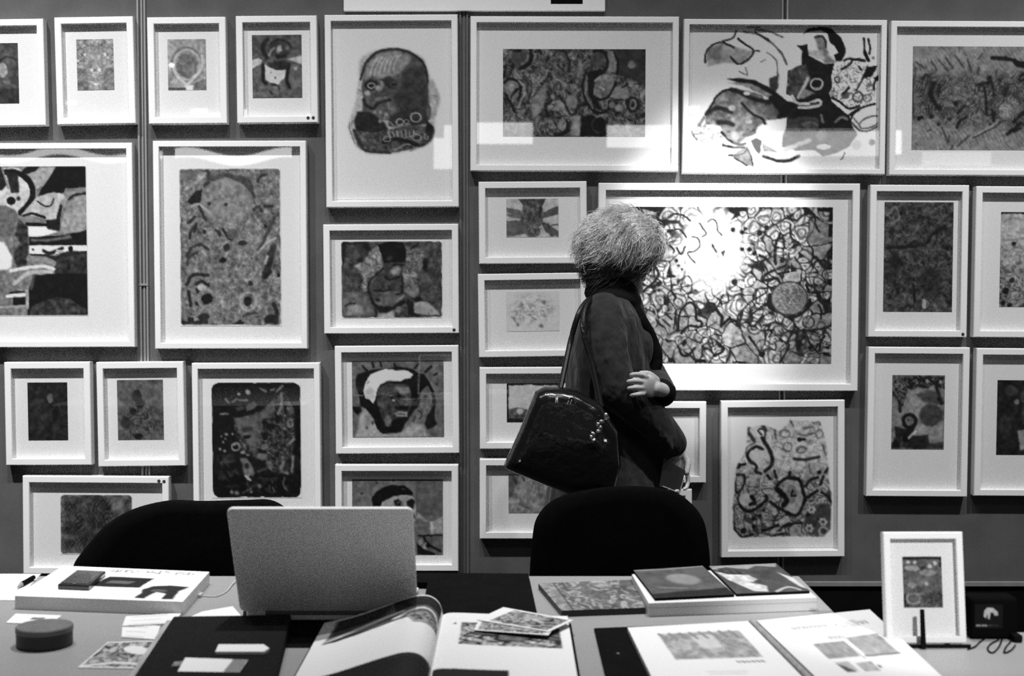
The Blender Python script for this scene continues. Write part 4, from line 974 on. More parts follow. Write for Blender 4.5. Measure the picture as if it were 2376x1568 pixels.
# ------------------------------------------------------------------ the setting
finish('floor', box_bm(-4.2, 4.2, 0.3, WALL + 0.3, -0.05, 0.0), M_FLOOR)['kind'] = 'structure'
wall = bpy.data.objects.new('wall_back', None); COL.objects.link(wall); wall['kind'] = 'structure'
wall.location = (0, WALL, 0)
WZ0, WZ1 = 0.262, 3.3
seams = [on_y(p, 700, WALL).x for p in (-405, 335, 1077, 1816, 2556)]
edges = [-4.1] + seams + [4.1]
for a, b in zip(edges[:-1], edges[1:]):
    o = finish('panel', box_bm(a + 0.0015, b - 0.0015, 0.0, 0.03, WZ0 + 0.012, WZ1, bevel=0.002), M_WALL, wall)
bb = finish('frame_board', box_bm(-4.1, 4.1, 0.03, 0.05, 0.0, WZ1), M_ALUD, wall)
def seam_post(x, wide, name):
    n = bpy.data.objects.new(name, None); COL.objects.link(n); n['kind'] = 'structure'; n.location = (x, WALL, 0)
    k = wide
    m = M_ALU if k != 'dark' else mat('dull_aluminium', 0.12, 0.6, var=0.1, metal=0.3)
    if k in ('double', 'dark'):
        finish('rail', box_bm(-0.0165, -0.0085, -0.008, 0.0, WZ0, WZ1, bevel=0.0015), m, n)
        finish('rail', box_bm(-0.002, 0.0045, -0.005, 0.0, WZ0, WZ1, bevel=0.0012), m, n)
        finish('rail', box_bm(0.0095, 0.0165, -0.008, 0.0, WZ0, WZ1, bevel=0.0015), m, n)
        finish('groove', box_bm(-0.0085, 0.0095, -0.001, 0.0, WZ0, WZ1), mat('seam_shade', 0.07, 0.7), n)
        if k == 'double':
            zc = on_y(335, 660, WALL).z
            finish('joint_clip', box_bm(-0.017, 0.017, -0.010, -0.0005, zc - 0.004, zc + 0.004), m, n)
    else:
        finish('rail', box_bm(-0.012, -0.0075, -0.004, 0.0, WZ0, WZ1, bevel=0.001), m, n)
        finish('rail', box_bm(0.006, 0.012, -0.004, 0.0, WZ0, WZ1, bevel=0.001), m, n)
    return n
seam_post(seams[0], 'slim', 'trim_1')
seam_post(seams[1], 'double', 'trim_2')
seam_post(seams[2], 'dark', 'trim_3')
seam_post(seams[3], 'slim', 'trim_4')
seam_post(seams[4], 'slim', 'trim_5')
finish('trim_6', box_bm(-4.1, 4.1, WALL - 0.014, WALL, WZ0 - 0.004, WZ0 + 0.014, bevel=0.002), mat('sill_grey', 0.2, 0.6, var=0.1))['kind'] = 'structure'
finish('baseboard_back', box_bm(-4.1, 4.1, WALL - 0.004, WALL + 0.03, 0.0, WZ0 - 0.004), M_BLACK)['kind'] = 'structure'

# ------------------------------------------------------------------ framed pictures
DEPTH, RECESS, GAP = 0.040, 0.023, 0.0
GRP = 'white box-framed pictures on the grey panel wall'

def rail_mesh(bm, w_, h_, m):
    prof = [(0, 0.0), (0, -DEPTH + 0.0025), (0.0025, -DEPTH), (m - 0.002, -DEPTH), (m, -DEPTH + 0.002), (m, -0.006), (0.004, -0.002)]
    rings = []
    for ins, y in prof:
        a, b = w_ / 2 - ins, h_ / 2 - ins
        rings.append([bm.verts.new((sx * a, y, sz * b)) for sx, sz in ((-1, -1), (1, -1), (1, 1), (-1, 1))])
    n = len(prof)
    for i in range(n):
        r0, r1 = rings[i], rings[(i + 1) % n]
        for k in range(4):
            l = (k + 1) % 4
            bm.faces.new((r0[k], r0[l], r1[l], r1[k]))
    return bm

def framed(label, q, art, m_px=15.5, tilt=(0, 0), wave=0.0, stickers=()):
    """q: the four outer corners TL TR BR BL of the frame's front, in photo pixels"""
    P = [on_y(x, y, WALL - DEPTH) for x, y in q]
    c = sum(P, Vector()) / 4
    ex = ((P[1] - P[0]) + (P[2] - P[3])) / 2
    ez = ((P[0] - P[3]) + (P[1] - P[2])) / 2
    w_, h_ = ex.length, ez.length
    roll = -math.atan2(ex.z, ex.x)
    root = thing('framed_picture', label, 'picture', (c.x, WALL - GAP, c.z), (0, roll, 0), GRP)
    m = m_px * 0.00159
    finish('frame', rail_mesh(bmesh.new(), w_, h_, m), M_FRAME, root)
    ym = -(DEPTH - RECESS)
    iw, ih = w_ / 2 - m + 0.0005, h_ / 2 - m + 0.0005
    finish('mount', box_bm(-iw, iw, ym, ym + 0.004, -ih, ih), M_PAPER, root)
    if art is not None:
        x0, y0, x1, y1 = art.r
        a, b = on_y(x0, y0, WALL + ym), on_y(x1, y1, WALL + ym)
        ax0, ax1, az0, az1 = a.x - c.x, b.x - c.x, a.z - c.z, b.z - c.z
        lx0, lx1 = max(ax0, -iw + .001), min(ax1, iw - .001)
        def fn(U, W):
            X = ax0 + U * (ax1 - ax0); Z = az0 + W * (az1 - az0)
            X = np.clip(X, -iw + .0005, iw - .0005); Z = np.clip(Z, -ih + .0005, ih - .0005)
            return np.stack([X, np.full_like(U, ym - 0.0009), Z], 1)
        art.mesh('print', root, fn)
    bm = bmesh.new()
    nx = 40 if wave else 1
    vs = []
    for i in range(nx + 1):
        u = i / nx
        row = []
        for j in range(2):
            x = -iw + 2 * iw * u; z = -ih + 2 * ih * j
            y = -DEPTH + 0.005 + tilt[0] * z + tilt[1] * x + wave * 0.0016 * math.sin(x * 17 + 1.2) * j
            row.append(bm.verts.new((x, y, z)))
        vs.append(row)
    for i in range(nx):
        bm.faces.new((vs[i][0], vs[i + 1][0], vs[i + 1][1], vs[i][1]))
    g = finish('glass_pane', bm, GLASS, root, smooth=True, recalc=False)
    for sx, sy in stickers:
        p = on_y(sx, sy, WALL - DEPTH)
        bm = bmesh.new()
        bmesh.ops.create_cone(bm, cap_ends=True, segments=14, radius1=0.0062, radius2=0.006, depth=0.0008,
                              matrix=Matrix.Translation((p.x - c.x, -DEPTH - 0.0004, p.z - c.z)) @ Matrix.Rotation(math.pi / 2, 4, 'X'))
        s = finish('sold_dot', bm, mat('dark_sticker', 0.03, 0.5), root)
        s['label'] = 'small dark round sticker'
    return root

def Q(x0, y0, x1, y1, x2=None, y2=None, x3=None, y3=None):
    if x2 is None:
        return ((x0, y0), (x1, y0), (x1, y1), (x0, y1))
    return ((x0, y0), (x1, y1), (x2, y2), (x3, y3))

framed('small white framed dark portrait cut off at the left edge, top row', Q(-82, 46, 102, 43, 104, 291, -82, 293), art_cut_dark_portrait())
framed('small white framed grey symmetric pattern, top row just left of the wall joint', Q(129, 40, 311, 38, 312, 286, 129, 290), art_small_symmetric())
framed('small white framed pale round medallion print, top row just right of the left wall joint', Q(343, 40, 527, 39, 523, 286, 343, 288), art_small_medallion())
framed('small white framed print of a dark bust with a white bib, top row', Q(550, 37, 738, 36, 734, 284, 547, 286), art_masked_man(), stickers=((714, 274), (726, 274)))
framed('tall white framed drawing of a bald scowling head in a ruff', Q(756, 35, 1065, 33, 1061, 480, 754, 481), art_bald_head(), m_px=14.5)
framed('wide white framed dark swirling print under the hanging sign, right of the dark wall joint', Q(1092, 38, 1573, 38, 1576, 398, 1091, 396), art_swirl_green(), m_px=14.5)
framed('wide white framed drawing of several giant overlapping faces filling the sheet', Q(1584, 43, 2056, 47, 2056, 404, 1587, 403), art_giant_faces(), m_px=13)
framed('wide white framed scribble of a spiky creature, top right corner', Q(2065, 48, 2545, 50, 2545, 408, 2066, 406), art_spiky_creature(), m_px=14)
framed('large white framed black and white print of skull-like heads at the left edge', Q(-300, 334, 306, 330, 313, 806, -300, 806), art_skull_heads(), m_px=14, wave=1)
framed('tall white framed grey tangled print with round dark eyes, middle of the left wall', Q(357, 328, 713, 325, 710, 810, 357, 808), art_eye_scribble(), m_px=14, wave=1)
framed('white framed print of a figure in a dark cap with folded arms', Q(750, 521, 1064, 519, 1064, 773, 752, 774), art_capped_figure(), m_px=15, stickers=((1053, 766),))
framed('small white framed print of a cross-shaped totem, topmost of the small column', Q(1110, 421, 1362, 421, 1361, 610, 1112, 613), art_cross_totem())
framed('small white framed sheet of faint sprigs, second of the small column', Q(1109, 636, 1363, 632, 1363, 826, 1111, 829), art_faint_sprigs())
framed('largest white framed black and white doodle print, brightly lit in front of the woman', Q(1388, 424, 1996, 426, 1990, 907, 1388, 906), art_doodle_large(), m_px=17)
framed('tall white framed very dark tangled print right of the large doodle', Q(2020, 429, 2249, 429, 2243, 783, 2014, 781), art_dark_tangle(), stickers=((2235, 775),))
framed('white framed pale collage print cut off at the right edge, middle row', Q(2262, 432, 2498, 433, 2498, 784, 2262, 782), art_faded_collage())
framed('small white framed almost black print, leftmost of the third row', Q(10, 840, 208, 840, 213, 1078, 13, 1080), art_dark_small_head())
framed('small white framed grey print of a huddled figure, below the left wall joint', Q(223, 840, 425, 839, 430, 1080, 228, 1083), art_small_seated())
framed('white framed black print with a pale ragged face and rounded corners, above the left chair', Q(444, 843, 741, 841, 746, 1214, 450, 1214), art_black_face(), m_px=14)
framed('white framed print of a face in a white cap', Q(777, 803, 1065, 801, 1064, 1051, 779, 1053), art_white_beret())
framed('white framed print of a dark haired head, partly behind the laptop', Q(777, 1078, 1064, 1078, 1063, 1325, 779, 1325), art_dark_haired_head())
framed('small white framed black-edged landscape behind the handbag', Q(1112, 852, 1363, 852, 1363, 1040, 1114, 1042), art_outlined_landscape())
framed('small white framed grey feathery print, lowest of the small column, left of the woman', Q(1112, 1065, 1363, 1065, 1363, 1250, 1114, 1250), art_grey_feathers())
framed('white framed blank sheet half hidden by the woman, below the large doodle', Q(1388, 932, 1640, 932, 1637, 1120, 1388, 1120), None)
framed('white framed picture of which only one upper corner shows behind the right chair', Q(1355, 1135, 1606, 1135, 1604, 1325, 1355, 1325), None)
framed('tall white framed ink scribble of tentacles and heads, right of the woman', Q(1676, 930, 1965, 928, 1955, 1291, 1671, 1294), art_tentacle_scribble(), m_px=16)
framed('white framed print with a dark ring-eyed octopus shape, below the dark tangled print', Q(2017, 805, 2252, 806, 2243, 1153, 2008, 1151), art_octopus_face())
framed('white framed dark print cut off at the right edge, lower row', Q(2264, 808, 2500, 809, 2500, 1152, 2262, 1150), art_dark_bird())
framed('white framed furry grey print at the lower left with two dark dots on its frame', Q(50, 1103, 391, 1107, 393, 1332, 56, 1332), art_grey_fur(), stickers=((368, 1115), (380, 1116)))

# board above the pictures
a, b = on_y(797, -70, WALL - 0.02), on_y(1404, 25, WALL - 0.02)
sg = thing('sign_board', 'long white sign board hung above the pictures at the top edge', 'sign', ((a.x + b.x) / 2, WALL, b.z), (0, math.atan2(on_y(0, 26, WALL).z - on_y(0, 24, WALL).z, -1.0) * 0, 0))
hw = (b.x - a.x) / 2
finish('board', box_bm(-hw, hw, -0.02, 0.0, 0, a.z - b.z, bevel=0.0015), M_PAPER, sg)
p0, p1 = on_y(1278, -30, WALL - 0.02), on_y(1352, 9, WALL - 0.02)
cx = (a.x + b.x) / 2
finish('printed_block', box_bm(p0.x - cx, p1.x - cx, -0.0206, -0.0201, p1.z - b.z, p0.z - b.z), M_BLACK, sg)['label'] = 'black printed block'
# ------------------------------------------------------------------ furniture
def legs4(root, x0, x1, y0, y1, h, m, r=0.02):
    for x in (x0, x1):
        for y in (y0, y1):
            finish('leg', box_bm(x - r, x + r, y - r, y + r, 0.0, h, bevel=0.003), m, root)
TH = 0.03
t1 = thing('exhibition_table', 'long pale grey table in front, holding the laptop and open books', 'table', (-0.85, 2.45, 0))
finish('tabletop', box_bm(-1.55, 1.482, -0.62, 0.622, TABLE_Z - TH, TABLE_Z, bevel=0.003), M_TABLE, t1)
legs4(t1, -1.48, 1.41, -0.55, 0.55, TABLE_Z - TH, M_LEG)
t2 = thing('exhibition_table', 'pale grey table at the right, holding the small picture on its stand', 'table', (1.5, 2.1, 0))
finish('tabletop', box_bm(-0.862, 1.0, -0.45, 0.478, TABLE_Z - TH, TABLE_Z, bevel=0.003), M_TABLE, t2)
legs4(t2, -0.79, 0.93, -0.38, 0.40, TABLE_Z - TH, M_LEG)

def chair(label, Y, outline, seat_w, cx_px):
    """outline: silhouette points of the backrest, px, at depth Y; the rest hangs below it"""
    cx = on_y(cx_px, 1200, Y).x
    root = thing('office_chair', label, 'chair', (cx, Y, 0), group='black chairs behind the table')
    pts = [on_y(x, y, Y) for x, y in outline]
    P = catmull([(p.x - cx, p.z) for p in pts], True, 5)
    P = [tuple(p) for p in P]
    xm = max(abs(p[0]) for p in P)
    bm = bmesh.new()
    T = 0.055
    def curve(x): return 0.05 - 0.06 * (x / xm) ** 2 * 1.0
    layers = []
    for off, sc in ((-T / 2, 0.955), (-T / 2 + 0.012, 0.99), (0, 1.0), (T / 2 - 0.012, 0.99), (T / 2, 0.955)):
        mx = sum(p[0] for p in P) / len(P); mz = sum(p[1] for p in P) / len(P)
        layers.append([bm.verts.new((mx + (p[0] - mx) * sc, off + curve(mx + (p[0] - mx) * sc), mz + (p[1] - mz) * sc)) for p in P])
    n = len(P)
    for l0, l1 in zip(layers[:-1], layers[1:]):
        for i in range(n):
            j = (i + 1) % n
            bm.faces.new((l0[i], l0[j], l1[j], l1[i]))
    for lay, off in ((layers[0], -T / 2), (layers[-1], T / 2)):
        prev = lay
        for k in (0.8, 0.6, 0.4, 0.2):
            ring = [bm.verts.new((mx + (p[0] - mx) * .955 * k, off * (1 + .25 * (1 - k)) + curve(mx + (p[0] - mx) * .955 * k), mz + (p[1] - mz) * .955 * k)) for p in P]
            for i in range(n):
                j = (i + 1) % n
                bm.faces.new((prev[i], prev[j], ring[j], ring[i]))
            prev = ring
        cv = bm.verts.new((mx, off * 1.25 + curve(mx), mz))
        for i in range(n): bm.faces.new((prev[i], prev[(i + 1) % n], cv))
    finish('backrest', bm, M_CHAIR, root, smooth=True)
    s = seat_w / 2
    finish('seat', box_bm(-s, s, -0.46, -0.02, 0.42, 0.48, bevel=0.025, seg=3), M_CHAIR, root, smooth=True)
    lm = mat('black_steel', 0.02, 0.4, metal=0.6, var=0.1)
    for sx in (-1, 1):
        finish('support', tube_bm([(sx * s * 0.8, -0.03, 0.44), (sx * s * 0.8, 0.045, 0.52), (sx * s * 0.8, 0.045, 0.66)], 0.012), lm, root)
        for y in (-0.42, 0.0):
            finish('leg', tube_bm([(sx * s * 0.85, y, 0.43), (sx * s * 0.97, y + (0.05 if y == 0 else -0.03), 0.0)], 0.012), lm, root)
    return root

chair('black upholstered chair with a broad rounded back behind the laptop', 3.52,
      [(170, 1320), (192, 1278), (240, 1222), (300, 1186), (380, 1168), (460, 1170), (560, 1166), (622, 1164), (664, 1184), (690, 1214), (712, 1270), (722, 1350), (715, 1420), (640, 1440), (440, 1450), (240, 1440), (170, 1400)], 0.52, 445)
chair('black upholstered chair with a tall rounded back standing in front of the woman', 3.62,
      [(1228, 1350), (1234, 1260), (1246, 1200), (1290, 1160), (1380, 1140), (1480, 1134), (1560, 1142), (1604, 1168), (1632, 1206), (1643, 1260), (1647, 1320), (1645, 1400), (1600, 1440), (1430, 1450), (1280, 1440), (1230, 1410)], 0.44, 1436)

# ------------------------------------------------------------------ things lying on the tables
def flat_pts(pts, z):
    return [on_z(x, y, z) for x, y in pts]

def tame(a, w=.4, g=.05):
    a.wob, a.grain = w, g
    return a

def slab(name, label, cat, pts, t, m, z0=TABLE_Z, group=None, top=None, top_gain=1.0, bevel=0.0008, parts=True):
    """a flat thing: photo corners (back-left, back-right, front-right, front-left) of its TOP, thickness t, lying at z0"""
    P = flat_pts(pts, z0 + t)
    c = sum(P, Vector()) / len(P)
    L = [(p.x - c.x, p.y - c.y) for p in P]
    root = thing(name, label, cat, (c.x, c.y, z0 + 0.0003), group=group)
    finish('body' if t > 0.004 else 'sheet', prism_bm(L, 0, t - 0.0003, bevel=bevel if t > 0.004 else 0), m, root)
    if top is not None:
        if top.grain == .16: tame(top)
        top_quad(root, 'printed_top', L, t + 0.0003, top, top_gain)
    return root, c, L

def bil(L, U, W):
    a, b, c, d = [np.array(p[:2]) for p in L]
    U = U[:, None]; W = W[:, None]
    return (a * (1 - U) + b * U) * (1 - W) + (d * (1 - U) + c * U) * W

def top_quad(root, name, L, z, art, gain=1.0, region=(0, 0, 1, 1)):
    u0, v0, u1, v1 = region
    def fn(U, W):
        q = bil(L, u0 + U * (u1 - u0), v0 + W * (v1 - v0))
        return np.concatenate([q, np.full((len(U), 1), z)], 1)
    return art.mesh(name, root, fn, gain=gain)

# --- white boxed book with a phone on it
def art_box_cover():
    A = Art(0, 0, 100, 90, 1.0, 0.8)
    A.poly([(40, 27), (69, 27), (66, 56), (35, 56)], .12, soft=1).poly([(44, 38), (60, 38), (58, 46), (42, 46)], .4, soft=1)
    A.poly([(69, 60), (74, 50), (84, 46), (96, 48), (92, 62), (93, 84), (86, 84), (86, 70), (79, 66), (76, 84), (70, 84), (71, 70)], .16, soft=1).ell(80, 62, 5, 4, .35, soft=1.5)
    r = random.Random(4)
    for x in range(36, 92, 4):
        if x in (56, 76): continue
        for k in range(3): A.line([(x + r.uniform(-1, 3), 4 + r.uniform(0, 10)), (x + r.uniform(-1, 3), 4 + r.uniform(0, 10))], 1.1, .45, soft=.8)
    return A
M_BOX = mat('white_board', 0.72, 0.5, var=0.02)
slab('boxed_book', 'white boxed book with dark motifs on its lid, lying left of the laptop', 'book',
     [(147, 1313), (486, 1327), (424, 1397), (34, 1383)], 0.026, M_BOX, top=art_box_cover())
ph, c, L = slab('mobile_phone', 'black mobile phone lying on the white boxed book', 'phone', [(178, 1321), (246, 1324), (206, 1358), (133, 1355)], 0.011,
     mat('phone_black', 0.012, 0.25, coat=0.5), z0=TABLE_Z + 0.0265, bevel=0.003)
in_ = lambda L, k: [(p[0] * k, p[1] * k) for p in L]
finish('screen', prism_bm(in_(L, 0.84), 0.0108, 0.0114), mat('phone_screen', 0.02, 0.3, coat=0.2), ph)
finish('home_button', prism_bm([(L[2][0] * .5 + L[3][0] * .5 + 0.004 * math.cos(k), (L[2][1] + L[3][1]) / 2 + 0.008 + 0.004 * math.sin(k)) for k in [i * .628 for i in range(10)]], 0.0112, 0.0118), mat('grey_button', 0.12, 0.4), ph)

# --- paper at the left edge, pen, cards
def art_lines(n, seed, w=60, h=90, dark=.45, x0=.12, x1=.8):
    A = Art(0, 0, w, h, .97, 1.2); r = random.Random(seed)
    for i in range(n):
        y = h * (.15 + .75 * i / max(1, n - 1))
        A.line([(w * x0, y), (w * (x1 - .2 * r.random()), y)], 1.6, dark, a=.7, soft=1.2)
    return A
slab('paper_sheet', 'white sheet of paper at the left edge of the table', 'paper', [(-120, 1331), (95, 1331), (38, 1392), (-200, 1390)], 0.0012, M_PAPER)
pen = thing('pen', 'short dark pen lying on the white sheet at the left edge', 'pen', on_z(62, 1354, TABLE_Z + 0.0016))
p0, p1 = on_z(48, 1362, TABLE_Z) - on_z(62, 1354, TABLE_Z), on_z(78, 1345, TABLE_Z) - on_z(62, 1354, TABLE_Z)
d = (p1 - p0)
finish('barrel', tube_bm([p0 * 0.9 + Vector((0, 0, .0055)), p1 + Vector((0, 0, .0055))], 0.0052), M_BLACK, pen)
finish('tip', tube_bm([p0 * 0.9 + Vector((0, 0, .0055)), p0 * 1.6 + Vector((0, 0, .004))], [0.005, 0.001]), mat('pen_grey', 0.35, 0.3), pen)
def art_card():
    A = Art(0, 0, 85, 55, 1.0, 1.2); A.poly([(38, 18), (62, 16), (60, 30), (36, 32)], .5, soft=2).line([(20, 42), (60, 42)], 1.2, .8); return A
slab('business_card', 'white business card with a small grey mark behind the dark tin', 'card', [(36, 1424), (143, 1428), (116, 1449), (14, 1445)], 0.0008, M_PAPER, top=art_card())
slab('paper_stack', 'white lined sheets between the boxed book and the black portfolio', 'paper', [(292, 1430), (422, 1422), (400, 1446), (284, 1452)], 0.004, M_PAPER, top=art_lines(3, 3, 90, 60))
slab('paper_sheet', 'white lined leaf under the sheets beside the black portfolio', 'paper', [(284, 1450), (372, 1452), (362, 1484), (282, 1478)], 0.0012, M_PAPER, top=art_lines(3, 5, 90, 60))
slab('paper_sheet', 'white folded slip of paper at the foot of the laptop', 'paper', [(470, 1418), (540, 1406), (566, 1436), (440, 1431)], 0.0012, M_PAPER)
def art_postcard(seed, base=.55):
    A = Art(0, 0, 90, 64, base, 0.9); A.mottle(7, .2, seed); A.contour(15, 4, .12, .8, seed + 3); A.contour(12, 3, .95, .5, seed + 8); return A
pc = art_postcard(4); pc.ell(58, 22, 22, 9, .92, rot=.3, soft=3).line([(4, 60), (40, 52), (86, 56)], 5, .9, soft=3); pc.line([(1, 1), (89, 1), (89, 63), (1, 63), (1, 1)], 3, .95, smooth=False)
slab('postcard', 'printed card with a dark pattern in front of the dark tin, half under the portfolio', 'card', [(250, 1490), (372, 1486), (352, 1552), (180, 1549)], 0.0008, M_PAPER, top=pc)

# --- dark tin
ct = on_z(95, 1503, TABLE_Z)
tin = thing('round_tin', 'low round dark tin with a grey lid at the left front', 'tin', (ct.x, ct.y + 0.02, TABLE_Z))
def lathe(profile, n=40):
    bm = bmesh.new(); R = []
    for r, z in profile: R.append([bm.verts.new((r * math.cos(2 * math.pi * k / n), r * math.sin(2 * math.pi * k / n), z)) for k in range(n)])
    for a, b in zip(R[:-1], R[1:]):
        for k in range(n):
            l = (k + 1) % n; bm.faces.new((a[k], a[l], b[l], b[k]))
    bm.faces.new(R[0][::-1]); bm.faces.new(R[-1]); return bm
finish('body', lathe([(0.046, 0.0003), (0.0485, 0.002), (0.0485, 0.029), (0.047, 0.031)]), mat('tin_black', 0.02, 0.5, var=0.1), tin, smooth=False)
finish('lid', lathe([(0.0495, 0.026), (0.0495, 0.034), (0.048, 0.036), (0.044, 0.0355)]), mat('tin_lid', 0.13, 0.5, var=0.15), tin, smooth=False)

# --- laptop seen from behind
hz = 0.022
hb = on_z(762, 1434, TABLE_Z + 0.006)
lap = thing('laptop', 'open silver laptop seen from the back of its lid', 'laptop', (hb.x, hb.y, TABLE_Z + 0.0004))
M_SIL = mat('silver_alloy', 0.78, 0.5, var=0.03, vscale=30)
W2, LL, tl = 0.170, 0.248, math.radians(29)
def rrect(w_, h0, h1, r, n=5):
    P = []
    for cx_, cy_, a0 in ((w_ - r, h1 - r, 0), (-w_ + r, h1 - r, 90), (-w_ + r, h0 + r, 180), (w_ - r, h0 + r, 270)):
        for k in range(n + 1):
            a = math.radians(a0 + 90 * k / n); P.append((cx_ + r * math.cos(a), cy_ + r * math.sin(a)))
    return P
finish('base', prism_bm(rrect(W2 - 0.012, 0.0, 0.225, 0.012), 0.002, 0.017, bevel=0.0015), M_SIL, lap)
finish('keyboard', prism_bm(rrect(0.145, 0.03, 0.125, 0.004), 0.0172, 0.0188), mat('key_grey', 0.25, 0.5), lap)
finish('touchpad', prism_bm(rrect(0.045, 0.15, 0.215, 0.003), 0.0171, 0.0176), mat('pad_grey', 0.3, 0.4), lap)
lid = finish('lid', prism_bm(rrect(W2, 0.0, LL, 0.012), -0.009, 0.0, bevel=0.0022), M_SIL, lap)
lid.matrix_local = Matrix.Translation((0, 0.006, 0.0165)) @ Matrix.Rotation(math.pi / 2 + tl, 4, 'X')
sc_ = finish('screen', prism_bm(rrect(W2 - 0.012, 0.018, LL - 0.012, 0.002), -0.0102, -0.0092), mat('screen_black', 0.01, 0.15), lid)
finish('hinge', tube_bm([(-0.12, 0.004, 0.014), (0.12, 0.004, 0.014)], 0.005), mat('hinge_grey', 0.1, 0.4), lap)
cb = thing('cable', 'thin pale cable running from the boxed book to the laptop', 'cable', on_z(500, 1385, TABLE_Z + 0.001))
o_ = cb.location
finish('wire', tube_bm([on_z(x, y, TABLE_Z + z) - o_ for x, y, z in [tuple(p) for p in catmull([(452, 1384, .002), (470, 1382, .002), (500, 1383, .002), (525, 1372, .002), (541, 1352, .004), (552, 1342, .006)], False, 6)]], 0.0014, 6), mat('cable_white', 0.55, 0.4), cb)
finish('plug', box_bm(-0.006, 0.006, -0.012, 0.012, 0.0, 0.006, bevel=0.001), mat('cable_white', 0.55, 0.4), cb).location = on_z(462, 1383, TABLE_Z + 0.001) - o_
# under the laptop
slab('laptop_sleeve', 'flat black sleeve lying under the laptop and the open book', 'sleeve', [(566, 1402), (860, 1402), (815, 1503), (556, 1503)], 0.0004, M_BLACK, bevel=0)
# folders behind
slab('document_folder', 'large black folder lying flat to the right of the laptop', 'folder', [(945, 1328), (1226, 1330), (1246, 1420), (978, 1424), (992, 1351), (950, 1350)], 0.014, M_BLACK)
# big black portfolio in front
po, c, L = slab('portfolio_case', 'big black portfolio at the front left with two white labels', 'folder', [(402, 1429), (676, 1425), (622, 1640), (262, 1640)], 0.022, mat('portfolio_black', 0.010, 0.8, var=0.15, vscale=60, spec=0.06), bevel=0.004)
e0, e1 = Vector((*L[0], 0)), Vector((*L[3], 0))
bm = bmesh.new(); n_ = Vector((-(e1 - e0).y, (e1 - e0).x, 0)).normalized(); n_ = n_ if n_.x < 0 else -n_
vs = [e0 + n_ * 0.001, e1 + n_ * 0.001, e1 + n_ * 0.012, e0 + n_ * 0.012]
finish('page_block', prism_bm([(v.x, v.y) for v in vs], 0.0, 0.014), mat('page_edges', 0.34, 0.8, var=0.4, vscale=160, stretch=(1, .05, 4)), po)['label'] = 'grey page edges'
def art_stick():
    A = Art(0, 0, 120, 20, .9, 1.5); A.ell(104, 10, 14, 9, .5, soft=3).poly([(70, 0), (90, 0), (90, 20), (70, 20)], .7, soft=2).line([(10, 10), (50, 10)], 2, .6); return A
slab('marker_stick', 'slim white stick with a grey rounded end on the black portfolio', 'marker', [(507, 1494), (612, 1494), (625, 1503), (612, 1511), (499, 1511)], 0.006, M_PAPER, z0=TABLE_Z + 0.0222)
def art_label():
    A = Art(0, 0, 100, 60, 1.0, 1.2); A.poly([(76, 0), (100, 0), (100, 60), (74, 60)], .55, soft=2); return A
slab('name_card', 'white card with a grey end strip on the black portfolio', 'card', [(430, 1526), (576, 1531), (556, 1560), (412, 1558)], 0.0008, M_PAPER, z0=TABLE_Z + 0.0222, top=art_label())
def art_scrap():
    A = Art(0, 0, 40, 30, .55, 1.5); A.mottle(6, .25, 4); return A
slab('paper_scrap', 'small crumpled grey scrap at the left of the white card on the portfolio', 'paper', [(404, 1536), (432, 1533), (424, 1544), (398, 1546)], 0.0006, M_PAPER, z0=TABLE_Z + 0.0222, top=art_scrap())

# --- colourful book and white box with two prints
def art_cover():
    A = Art(0, 0, 110, 80, .42, 1.0); A.mottle(12, .12, 5); A.mottle(4, .1, 9); A.contour(18, 3, .85, .5, 8); A.contour(12, 3, .25, .35, 12)
    A.line([(17, -2), (15, 82)], 1.8, .2).poly([(0, 0), (17, 0), (15, 80), (0, 80)], .62, a=.45, soft=2); return A
slab('picture_book', 'mottled grey picture book lying behind the open book', 'book', [(1249, 1354), (1466, 1345), (1498, 1410), (1303, 1417)], 0.012, mat('cover_shadow', 0.015, 0.5), top=art_cover())  # body painted black for the shadow along its front edge
bx, c, L = slab('print_box', 'flat white box under two dark prints at the right end of the table', 'box', [(1466, 1332), (1806, 1315), (1895, 1385), (1505, 1399)], 0.027, M_BOX)
finish('lid_seam', prism_bm(in_(L, 1.0008), 0.0165, 0.0172), mat('seam_grey', 0.25, 0.7), bx)
ZB = TABLE_Z + 0.0272
def art_dark_a():
    A = Art(0, 0, 90, 90, .34, 1.1); A.mottle(16, .08, 5); A.ell(50, 38, 20, 16, .55, rot=.5, soft=9).line([(14, 60), (44, 66)], 5, .45, soft=4).poly([(0, 78), (90, 70), (90, 90), (0, 90)], .12, soft=4).line([(0, 2), (40, 4), (90, 1)], 3, .55, soft=2); return A
def art_dark_b():
    A = Art(0, 0, 90, 90, .28, 1.1); A.mottle(14, .07, 6); A.poly([(0, 18), (14, 30), (38, 34), (44, 50), (30, 58), (46, 70), (40, 88), (24, 84), (8, 50)], .8, soft=3).poly([(0, 0), (90, 0), (84, 12), (60, 6), (44, 16), (20, 6), (0, 12)], .62, soft=3).poly([(78, 30), (90, 50), (90, 84), (84, 76)], .8, soft=3).line([(50, 88), (70, 76), (80, 86)], 4, .7, soft=2); m = A.mask_poly([(0, 0), (44, 30), (46, 88), (10, 60)]); A.mottle(5, .2, 8, m); return A
slab('loose_print', 'dark print on the left half of the white box', 'print', [(1470, 1323), (1630, 1313), (1704, 1379), (1520, 1388)], 0.005, M_BLACK, z0=ZB, top=art_dark_a())
slab('loose_print', 'dark print with ragged white patches on the right half of the white box', 'print', [(1645, 1314), (1800, 1307), (1879, 1371), (1709, 1378)], 0.005, M_BLACK, z0=ZB, top=art_dark_b())

